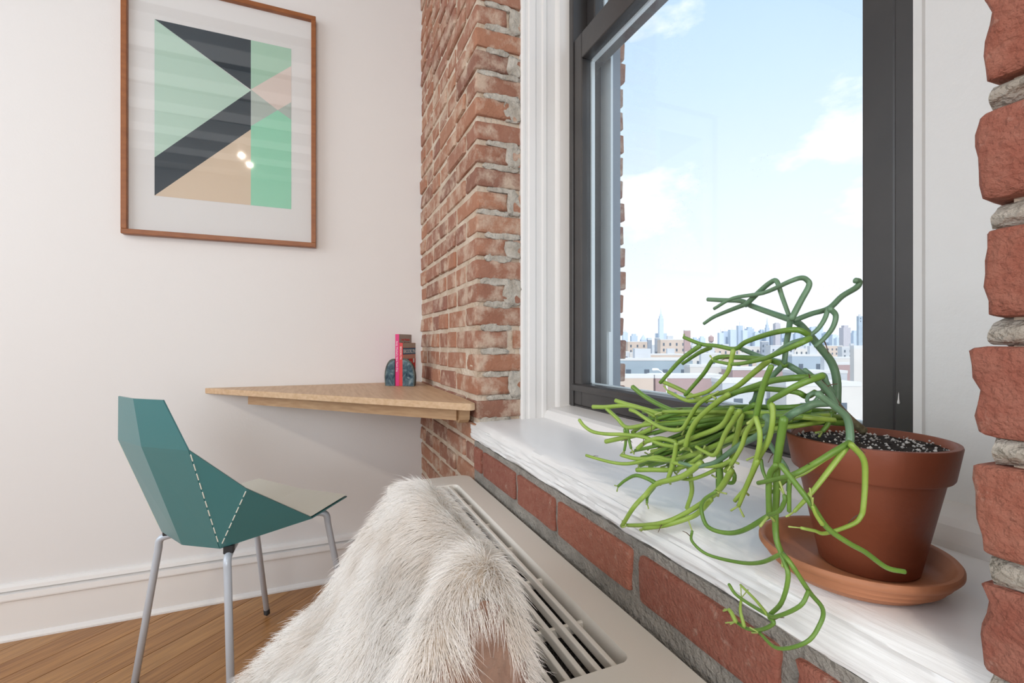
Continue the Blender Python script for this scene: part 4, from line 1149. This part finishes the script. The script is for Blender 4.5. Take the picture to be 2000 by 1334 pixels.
    (2.6, 2.7, 2, [(-302,462,838),(-314,434,836),(-346,433,826),(-389,439,814),(-434,439,799),(-482,435,784)]),
    (2.9, 2.6, 1, [(-336,437,826),(-371,444,819),(-408,447,811),(-446,446,808),(-486,442,806),(-528,434,807)]),
    (2.4, 3.0, 1, [(-292,395,840),(-319,401,836),(-349,407,826),(-380,411,811),(-413,412,794),(-446,410,770)]),
    (2.8, 3.0, 1, [(-289,438,841),(-302,407,838),(-349,417,825),(-400,423,804),(-454,421,775),(-511,412,741)]),
    (3.1, 3.0, 1, [(-300,443,838),(-310,420,835),(-341,425,822),(-378,430,809),(-416,432,793),(-456,431,778)]),
    (2.7, 3.2, 1, [(-330,425,835),(-361,431,825),(-392,434,810),(-425,435,792),(-459,433,770),(-493,429,741)]),
    (2.5, 2.9, 1, [(-283,404,847),(-296,391,844),(-330,400,838),(-365,406,829),(-401,408,817),(-439,407,805)]),
    (3.2, 2.8, 1, [(-321,441,831),(-350,441,822),(-387,446,804),(-426,447,785),(-466,445,764),(-507,439,741)]),
    (3.2, 2.7, 2, [(-322,413,829),(-354,419,826),(-386,423,822),(-420,424,817),(-455,422,810),(-492,417,803)]),
    (3.3, 3.3, 1, [(-335,423,840),(-365,429,829),(-396,431,817),(-428,432,803),(-461,430,786),(-495,425,764)]),
    (2.7, 3.0, 2, [(-301,443,831),(-315,419,829),(-358,428,815),(-404,432,803),(-451,431,787),(-501,425,769)]),
    (3.3, 3.1, 2, [(-332,428,827),(-363,434,826),(-396,437,824),(-431,438,821),(-466,435,813),(-503,430,806)]),
    (2.8, 2.6, 1, [(-322,401,838),(-348,406,834),(-374,410,833),(-402,411,829),(-430,411,825),(-459,409,819)]),
    (2.5, 2.6, 1, [(-307,426,837),(-337,424,832),(-379,430,826),(-423,432,815),(-469,429,802),(-517,421,784)]),
    (3.1, 3.2, 1, [(-305,426,840),(-332,422,834),(-371,429,823),(-412,431,807),(-455,429,786),(-500,423,763)]),
    (2.8, 3.2, 1, [(-291,445,838),(-303,414,831),(-346,420,813),(-396,426,794),(-450,425,770),(-506,417,744)]),
    (2.8, 2.5, 2, [(-343,421,826),(-375,426,826),(-409,428,821),(-445,427,814),(-481,423,803),(-519,416,790)]),
    (2.6, 2.5, 1, [(-337,409,831),(-362,413,825),(-387,416,819),(-413,417,812),(-440,416,805),(-467,413,798)]),
    (2.7, 2.7, 1, [(-289,451,833),(-304,416,831),(-353,422,820),(-411,427,802),(-473,423,781),(-539,410,757)]),
    (2.6, 3.2, 2, [(-289,438,835),(-301,407,830),(-347,417,817),(-398,422,801),(-451,421,781),(-508,413,762)]),
    (2.7, 3.3, 2, [(-318,427,830),(-349,434,826),(-381,439,822),(-414,440,817),(-449,439,811),(-485,435,804)]),
    (2.6, 2.9, 1, [(-311,396,843),(-335,402,834),(-359,406,821),(-385,408,808),(-410,409,793),(-437,408,781)]),
    (2.5, 2.3, 1, [(-294,412,841),(-316,406,838),(-353,414,824),(-390,418,808),(-430,418,783),(-471,415,756)]),
    (3.1, 2.6, 2, [(-312,462,830),(-323,436,828),(-359,442,815),(-398,446,797),(-440,447,771),(-483,442,743)]),
    (2.5, 2.5, 1, [(-327,405,830),(-361,411,826),(-396,414,822),(-432,413,817),(-469,410,812),(-508,404,807)]),
    (2.4, 2.3, 2, [(-284,431,841),(-294,407,839),(-323,407,830),(-362,414,814),(-402,417,799),(-445,416,778)]),
    (2.6, 2.4, 2, [(-272,420,839),(-283,392,842),(-320,395,840),(-368,403,834),(-418,405,828),(-471,401,821)]),
    (2.8, 2.5, 1, [(-334,426,830),(-368,432,826),(-403,434,817),(-440,434,806),(-478,430,788),(-517,423,769)]),
    (3.1, 3.2, 1, [(-313,466,835),(-330,438,837),(-381,447,833),(-434,449,826),(-490,443,819),(-549,431,809)]),
    (3.3, 2.5, 2, [(-323,425,837),(-356,432,832),(-390,436,821),(-425,437,810),(-462,435,792),(-500,429,775)]),
    (3.1, 2.7, 1, [(-308,428,833),(-337,425,820),(-379,432,805),(-422,434,786),(-467,431,764),(-515,423,742)]),
]

rs = random.Random(5)
for r0, r1, tone, P in STEMS:
    path = smooth_path([Vector(p)/1000 for p in P], 5)
    vs, fs = tube_data(path, r0/1000*0.92, r1/1000*0.88, 10)
    stm = mesh('stem', vs, fs, M_STEM[tone], pot_root, smooth=True)
    if tone in (1, 2) and rs.random() < 0.75:               # young buds at the tip
        t = (path[-1]-path[-3]).normalized(); sd = t.orthogonal().normalized()
        for k in range(rs.choice((1, 2, 2))):
            dv = (t*1.0+sd*rs.uniform(-.9, .9)+t.cross(sd)*rs.uniform(-.9, .9)).normalized()
            L = rs.uniform(0.006, 0.013); b0 = path[-1]
            v2, f2 = tube_data([b0, b0+dv*L*0.35, b0+dv*L*0.75, b0+dv*L], r1/1000*0.35, r1/1000*0.5, 6)
            mesh('bud', v2, f2, M_BUD, stm, smooth=True)
    if rs.random() < 0.45:                                    # dry bristle on the stem
        i = rs.randrange(1, len(path)-1); t = (path[i]-path[i-1]).normalized()
        dv = (t.orthogonal().normalized()*rs.choice((-1, 1))+t*0.6+Vector((0, 0, rs.uniform(-.5, .8)))).normalized()
        v2, f2 = tube_data([path[i], path[i]+dv*0.006, path[i]+dv*0.011+Vector((0, 0, -.002))], 0.0006, 0.0003, 5)
        mesh('bristle', v2, f2, M_SPINE, stm)

# ------------------------------------------------------------------ the city outside
GZ = -18.0
M_GROUND = mat('street_ground', (0.42, 0.42, 0.43), 0.9, var=(0.55, 0.54, 0.52), scale=0.02)
g = mesh('ground', [(-9000, -500, GZ), (200, -500, GZ), (200, 9000, GZ), (-9000, 9000, GZ)], [(0, 1, 2, 3)], M_GROUND)
struct(g, 'pale street level far below the window')
TONES = [(0.50, 0.59, 0.70), (0.57, 0.66, 0.76), (0.50, 0.48, 0.52), (0.62, 0.50, 0.42), (0.70, 0.66, 0.62), (0.40, 0.48, 0.56), (0.30, 0.34, 0.40), (0.44, 0.30, 0.29), (0.58, 0.60, 0.63), (0.34, 0.42, 0.48)]  # slate-blue and pale blue carry distance haze painted into the tower colour
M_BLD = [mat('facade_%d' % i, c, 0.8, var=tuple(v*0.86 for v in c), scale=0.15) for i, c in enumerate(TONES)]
M_PANE = mat('far_window_glass', (0.09, 0.12, 0.16), 0.2)
M_ROOF = mat('pale_roof', (0.66, 0.65, 0.64), 0.9)
CITY = [  # kind, centre x, centre y, width, depth, base z, top z, tone (metres), side beyond the view
    ('block', -270.6, 130.7, 27.9, 10, -18.0, -3.0, 9, 'L'),
    ('tower', -3920.1, 2295.2, 59.08, 53.17, -18.0, 64.9, 2, 'L'),
    ('block', -86.4, 52.7, 11.49, 4.6, -18.0, -3.8, 6, 'L'),
    ('block', -189.9, 116.4, 21.66, 8.67, -18.0, -3.4, 5, 'L'),
    ('tower', -3863.5, 2431.7, 59.08, 53.17, -18.0, 84.6, 2, 'L'),
    ('tower', -4020.6, 2836.4, 21.01, 18.91, -18.0, 79.7, 0, ''),
    ('block', -175.0, 126.3, 5.28, 2.11, -18.0, -2.8, 8, ''),
    ('tower', -3824.7, 2786.8, 47.81, 43.03, -18.0, 111.6, 1, ''),
    ('block', -52.8, 39.9, 4.83, 1.93, -18.0, -3.7, 3, ''),
    ('tower', -3626.6, 2742.3, 57.77, 51.99, -18.0, 77.9, 0, ''),
    ('block', -267.2, 204.2, 13.51, 5.4, -18.0, 2.3, 3, ''),
    ('block', -197.1, 151.3, 8.93, 3.57, -18.0, -3.8, 4, ''),
    ('pyramid', -3837.5, 3017.2, 56.56, 50.91, -18.0, 42.0, 0, ''),
    ('tower', -3814.9, 3071.8, 41.14, 37.02, -18.0, 62.6, 1, ''),
    ('block', -279.9, 225.8, 3.02, 1.21, -18.0, 3.9, 6, ''),
    ('block', -85.0, 69.1, 15.97, 6.39, -18.0, -2.7, 9, ''),
    ('block', -249.6, 207.5, 3.05, 1.22, -18.0, 4.6, 6, ''),
    ('spire', -3449.2, 2909.3, 39.99, 35.99, -18.0, 236.1, 1, ''),
    ('shoulder', -3529.0, 2978.0, 105.91, 20, -18.0, 102.0, 0, ''),
    ('block', -151.9, 129.8, 13.51, 5.4, -18.0, -3.5, 3, ''),
    ('tower', -3741.1, 3250.0, 36.0, 32.4, -18.0, 52.3, 0, ''),
    ('block', -238.0, 209.4, 16.41, 6.56, -18.0, 3.5, 3, ''),
    ('tower', -3702.7, 3342.6, 51.42, 46.28, -18.0, 42.0, 1, ''),
    ('block', -51.7, 47.7, 9.24, 3.7, -18.0, -3.8, 7, ''),
    ('block', -218.6, 203.9, 3.68, 1.47, -18.0, 8.9, 7, ''),
    ('block', -117.0, 109.4, 1.64, 0.66, -18.0, -2.0, 7, ''),
    ('tower', -3639.7, 3494.6, 51.42, 46.28, -18.0, 52.3, 0, ''),
    ('block', -246.5, 241.0, 12.95, 5.18, -18.0, -0.5, 8, ''),
    ('tower', -3535.3, 3485.4, 50.33, 45.3, -18.0, 61.3, 1, ''),
    ('block', -107.4, 106.5, 8.58, 3.43, -18.0, -2.2, 4, ''),
    ('block', -72.6, 72.9, 8.11, 3.24, -18.0, -3.7, 4, ''),
    ('tank', -197.9, 201.7, 2.84, 2.56, -18.0, 7.7, 7, ''),
    ('tower', -3389.7, 3575.6, 44.31, 39.88, -18.0, 109.2, 1, ''),
    ('block', -225.4, 239.9, 18.05, 7.22, -18.0, -1.7, 3, ''),
    ('tower', -3448.6, 3694.6, 50.33, 45.3, -18.0, 126.7, 0, ''),
    ('tower', -3347.3, 3678.0, 59.08, 53.17, -18.0, 138.8, 1, ''),
    ('block', -111.2, 123.5, 11.16, 4.46, -18.0, -3.0, 3, ''),
    ('tower', -3467.5, 3910.3, 46.28, 41.65, -18.0, 186.0, 0, ''),
    ('tower', -3229.6, 3700.8, 43.33, 38.99, -18.0, 130.9, 1, ''),
    ('block', -43.9, 50.9, 7.88, 3.15, -18.0, -4.0, 8, ''),
    ('tower', -3357.2, 3915.5, 65.43, 58.88, -18.0, 151.9, 0, ''),
    ('block', -247.9, 289.9, 18.6, 7.44, -18.0, -1.3, 4, ''),
    ('tower', -3258.7, 3891.8, 49.23, 44.31, -18.0, 109.2, 1, ''),
    ('block', -65.1, 78.1, 11.82, 4.73, -18.0, -4.0, 7, ''),
    ('tower', -3310.0, 4029.4, 50.33, 45.3, -18.0, 131.8, 0, ''),
    ('block', -236.8, 290.7, 5.05, 2.02, -18.0, 2.4, 6, ''),
    ('spire2', -3218.7, 3988.4, 32.0, 28.8, -18.0, 158.5, 0, ''),
    ('block', -114.0, 142.9, 12.25, 4.9, -18.0, -4.0, 8, ''),
    ('tower', -3201.3, 4030.5, 34.46, 31.02, -18.0, 119.1, 1, ''),
    ('tower', -3112.6, 3983.2, 48.14, 43.33, -18.0, 193.5, 2, ''),
    ('block', -211.5, 273.2, 14.77, 5.91, -18.0, -0.4, 8, ''),
    ('tower', -3231.0, 4220.0, 50.33, 45.3, -18.0, 111.6, 0, ''),
    ('tower', -3138.2, 4182.9, 49.23, 44.31, -18.0, 128.9, 1, ''),
    ('tower', -3179.0, 4345.6, 60.39, 54.35, -18.0, 101.6, 0, ''),
    ('tower', -2943.8, 4129.6, 51.75, 46.58, -18.0, 113.8, 1, ''),
    ('block', -239.5, 336.5, 21.06, 8.42, -18.0, -2.9, 4, ''),
    ('block', -82.1, 115.4, 8.8, 3.52, -18.0, -2.2, 5, ''),
    ('tower', -2916.8, 4194.7, 51.75, 46.58, -18.0, 151.5, 0, ''),
    ('block', -54.1, 78.3, 8.75, 3.5, -18.0, -4.0, 8, ''),
    ('block', -37.9, 54.8, 8.58, 3.43, -18.0, -4.0, 4, ''),
    ('tower', -3031.7, 4439.9, 64.0, 57.6, -18.0, 168.3, 1, ''),
    ('tower', -2933.9, 4414.6, 57.77, 51.99, -18.0, 102.0, 0, ''),
    ('block', -265.7, 403.8, 17.51, 7.0, -18.0, -0.8, 3, ''),
    ('tower', -2842.0, 4375.1, 56.46, 50.81, -18.0, 80.9, 1, ''),
    ('tower', -2564.6, 3999.7, 42.67, 38.4, -18.0, 47.8, 1, ''),
    ('block', -98.6, 154.0, 10.18, 4.07, -18.0, -3.7, 4, ''),
    ('block', -65.4, 103.4, 4.27, 1.71, -18.0, -3.5, 7, ''),
    ('tower', -2346.2, 3743.0, 55.14, 49.63, -18.0, 126.9, 2, ''),
    ('block', -214.2, 345.1, 11.55, 4.62, -18.0, -1.3, 8, ''),
    ('tower', -2446.3, 4023.9, 49.89, 44.9, -18.0, 92.4, 0, ''),
    ('block', -44.8, 74.7, 2.07, 0.83, -18.0, 0.2, 4, ''),
    ('block', -382.9, 643.4, 9.52, 3.81, -18.0, 36.4, 5, ''),
    ('tower', -2698.0, 4722.8, 75.27, 67.75, -18.0, 127.9, 2, 'R'),
    ('block', -185.5, 336.2, 19.69, 7.88, -18.0, -0.4, 3, 'R'),
    ('tower', -2645.8, 4848.9, 65.86, 59.28, -18.0, 104.4, 2, 'R'),
    ('block', -79.8, 147.0, 11.38, 4.55, -18.0, -3.1, 5, 'R'),
    ('block', -45.3, 86.7, 10.67, 4.27, -18.0, -4.3, 9, 'R'),
    ('tower', -2588.2, 4988.0, 84.68, 76.21, -18.0, 151.5, 2, 'R'),
    ('block', -152.6, 311.1, 19.91, 7.96, -18.0, -2.5, 8, 'R'),
    ('tower', -2519.8, 5153.1, 65.86, 59.28, -18.0, 95.0, 2, 'R'),
    ('block', -85.5, 185.5, 18.05, 7.22, -18.0, -3.0, 4, 'R'),
    ('block', -47.5, 120.4, 18.71, 7.48, -18.0, -4.6, 5, 'R'),
    ('block', -103.1, 273.6, 32.82, 10, -18.0, -3.0, 3, 'R'),
]

RZ = math.radians(67.5)
NAMES = ['slate-blue', 'pale blue', 'mauve-grey', 'tan', 'cream', 'grey-blue', 'dark grey', 'reddish-brown', 'light grey', 'blue-green']
def turned(o, cx, cy):
    o.rotation_euler = (0, 0, RZ)
def local_box(name, w, d, z0, z1, material, parent, dx=0, dy=0):
    bm = bm_box(-w/2+dx, w/2+dx, -d/2+dy, d/2+dy, z0, z1)
    me = bpy.data.meshes.new(name); bm.to_mesh(me); bm.free(); me.materials.append(material)
    return link(name, me, parent)
order = {}
rc_ = random.Random(9)
for kind, cx, cy, w, d, zb, zt_, tone, side in CITY:
    far = kind in ('tower', 'pyramid', 'spire', 'shoulder', 'spire2')
    key = (kind, tone)
    if not side:
        order[key] = order.get(key, 0)+1
    o = link('skyscraper' if far else ('water_tank' if kind == 'tank' else 'building'), None, None, (cx, cy, zb))
    o.rotation_euler = (0, 0, RZ)
    hidden = {'L': 'left', 'R': 'right'}.get(side)
    if side:
        order[(key, side)] = order.get((key, side), 0)+1
        nth = ['first', 'second', 'third', 'fourth', 'fifth'][order[(key, side)]-1]
    hgt = zt_-zb
    if kind == 'tank':
        tag(o, 'dark rooftop water tank on legs against the skyline', 'water tank')
        me_v, me_f = tube_data([Vector((0, 0, hgt*0.80)), Vector((0, 0, hgt*0.80+w*0.7)), Vector((0, 0, hgt*0.80+w*0.8))], w/2, w/2, 14)
        me = bpy.data.meshes.new('barrel'); me.from_pydata(me_v, [], me_f); me.materials.append(M_BLD[7]); link('barrel', me, o)
        me_v, me_f = tube_data([Vector((0, 0, hgt*0.80+w*0.8)), Vector((0, 0, hgt*0.80+w*1.1))], w/2, 0.05, 14)
        me = bpy.data.meshes.new('cone_roof'); me.from_pydata(me_v, [], me_f); me.materials.append(M_BLD[6]); link('cone_roof', me, o)
        for a in range(4):
            p = Vector((w*0.35*math.cos(a*1.571+.78), w*0.35*math.sin(a*1.571+.78), 0))
            me_v, me_f = tube_data([p, p+Vector((0, 0, hgt*0.81))], 0.15, 0.15, 6)
            me = bpy.data.meshes.new('leg'); me.from_pydata(me_v, [], me_f); me.materials.append(M_BLD[6]); link('leg', me, o)
        continue
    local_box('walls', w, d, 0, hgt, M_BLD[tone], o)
    if kind == 'tower':
        if rc_.random() < 0.6:
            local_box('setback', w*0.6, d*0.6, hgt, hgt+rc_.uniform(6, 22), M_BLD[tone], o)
        if rc_.random() < 0.25:
            local_box('mast', 3, 3, hgt, hgt+rc_.uniform(20, 45), M_BLD[0], o)
        tag(o, '%s slab tower on the haze-tinted far skyline, %s of its tone from the left' % (NAMES[tone], ['first', 'second', 'third', 'fourth', 'fifth', 'sixth', 'seventh', 'eighth', 'ninth', 'tenth', 'eleventh', 'twelfth', 'thirteenth', 'fourteenth', 'fifteenth', 'sixteenth', 'seventeenth'][max(order.get(key, 1), 1)-1]), 'skyscraper', 'far skyline')
        if hidden:
            o['label'] = '%s tower beyond the %s edge of the view, %s from the left' % (NAMES[tone], hidden, nth)
    elif kind == 'pyramid':
        v = [(-w/2, -d/2, hgt), (w/2, -d/2, hgt), (w/2, d/2, hgt), (-w/2, d/2, hgt), (0, 0, hgt+55)]
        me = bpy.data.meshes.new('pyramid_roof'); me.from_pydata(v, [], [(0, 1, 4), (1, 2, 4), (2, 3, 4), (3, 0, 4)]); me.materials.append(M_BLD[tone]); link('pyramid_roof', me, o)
        tag(o, 'tower with a pointed pyramid roof on the far skyline', 'skyscraper', 'far skyline')
    elif kind in ('spire', 'spire2'):
        h0 = hgt
        if kind == 'spire':
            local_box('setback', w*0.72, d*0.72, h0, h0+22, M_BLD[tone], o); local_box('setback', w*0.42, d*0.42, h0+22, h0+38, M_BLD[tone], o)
            tp, r_ = h0+38, w*0.17
            tip = 60
        else:
            local_box('setback', w*0.7, d*0.7, h0, h0+28, M_BLD[tone], o); tp, r_, tip = h0+28, w*0.3, 75
        me_v, me_f = tube_data([Vector((0, 0, tp)), Vector((0, 0, tp+tip*0.4)), Vector((0, 0, tp+tip))], r_, 0.6, 8)
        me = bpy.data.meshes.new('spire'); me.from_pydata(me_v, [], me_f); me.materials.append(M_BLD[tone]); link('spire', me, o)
        tag(o, 'tall stepped skyscraper with a needle spire rising above the skyline' if kind == 'spire' else 'slim skyscraper with a tapering pointed crown on the far skyline', 'skyscraper', 'far skyline')
    elif kind == 'shoulder':
        tag(o, 'broad haze-tinted office block at the foot of the needle-spired tower', 'skyscraper', 'far skyline')
    else:
        local_box('parapet', w*1.02, d*1.02, hgt, hgt+0.5, M_ROOF, o)
        if rc_.random() < 0.5 and w > 8:
            local_box('roof_hut', w*0.22, d*0.3, hgt+0.5, hgt+2.6, M_BLD[8], o, dx=rc_.uniform(-.3, .3)*w)
        if w > 5:
            nc = max(2, min(7, int(w/3.4))); me_w = None
            for fl_i in range(2 if hgt > 7 else 1):
                for c in range(nc):
                    xw = -w/2+w*(c+0.5)/nc; zw = hgt-2.8-fl_i*3.6
                    if me_w is None:
                        bm = bm_box(-0.55, 0.55, -0.06, 0.06, -0.9, 0.9)
                        me_w = bpy.data.meshes.new('window'); bm.to_mesh(me_w); bm.free(); me_w.materials.append(M_PANE)
                    wo = link('window', me_w, o); wo.location = (xw, -d/2, zw)
        tag(o, '%s low-rise block among the rooftops outside, %s of its tone from the left' % (NAMES[tone], ['first', 'second', 'third', 'fourth', 'fifth', 'sixth', 'seventh', 'eighth', 'ninth', 'tenth', 'eleventh', 'twelfth'][max(order.get(key, 1), 1)-1]), 'building', 'rooftops outside')
        if hidden:
            o['label'] = '%s low-rise block beyond the %s edge of the view, %s from the left' % (NAMES[tone], hidden, nth)
# street lamp
lampx, lampy = -35.9, 31.0
sl = root('street_lamp', (lampx, lampy, GZ), 'white street lamp with a curved arm below the skyline', 'street lamp')
M_LAMPW = mat('white_lamp_paint', (0.8, 0.8, 0.8), 0.5)
Lv = Vector((-0.383, -0.924, 0)); top = Vector((lampx, lampy, -3.0))
tube('pole', [(lampx, lampy, GZ), (lampx, lampy, -10), tuple(top)], 0.12, 0.07, M_LAMPW, sl, 10)
tube('arm', [tuple(top), tuple(top+Vector((0, 0, 0.7))+Lv*0.10), tuple(top+Vector((0, 0, 1.2))+Lv*0.45), tuple(top+Vector((0, 0, 1.42))+Lv*0.85)], 0.06, 0.05, M_LAMPW, sl, 8)
tube('lamp_head', [tuple(top+Vector((0, 0, 1.42))+Lv*0.8), tuple(top+Vector((0, 0, 1.46))+Lv*1.0), tuple(top+Vector((0, 0, 1.44))+Lv*1.35)], 0.10, 0.15, M_LAMPW, sl, 10)
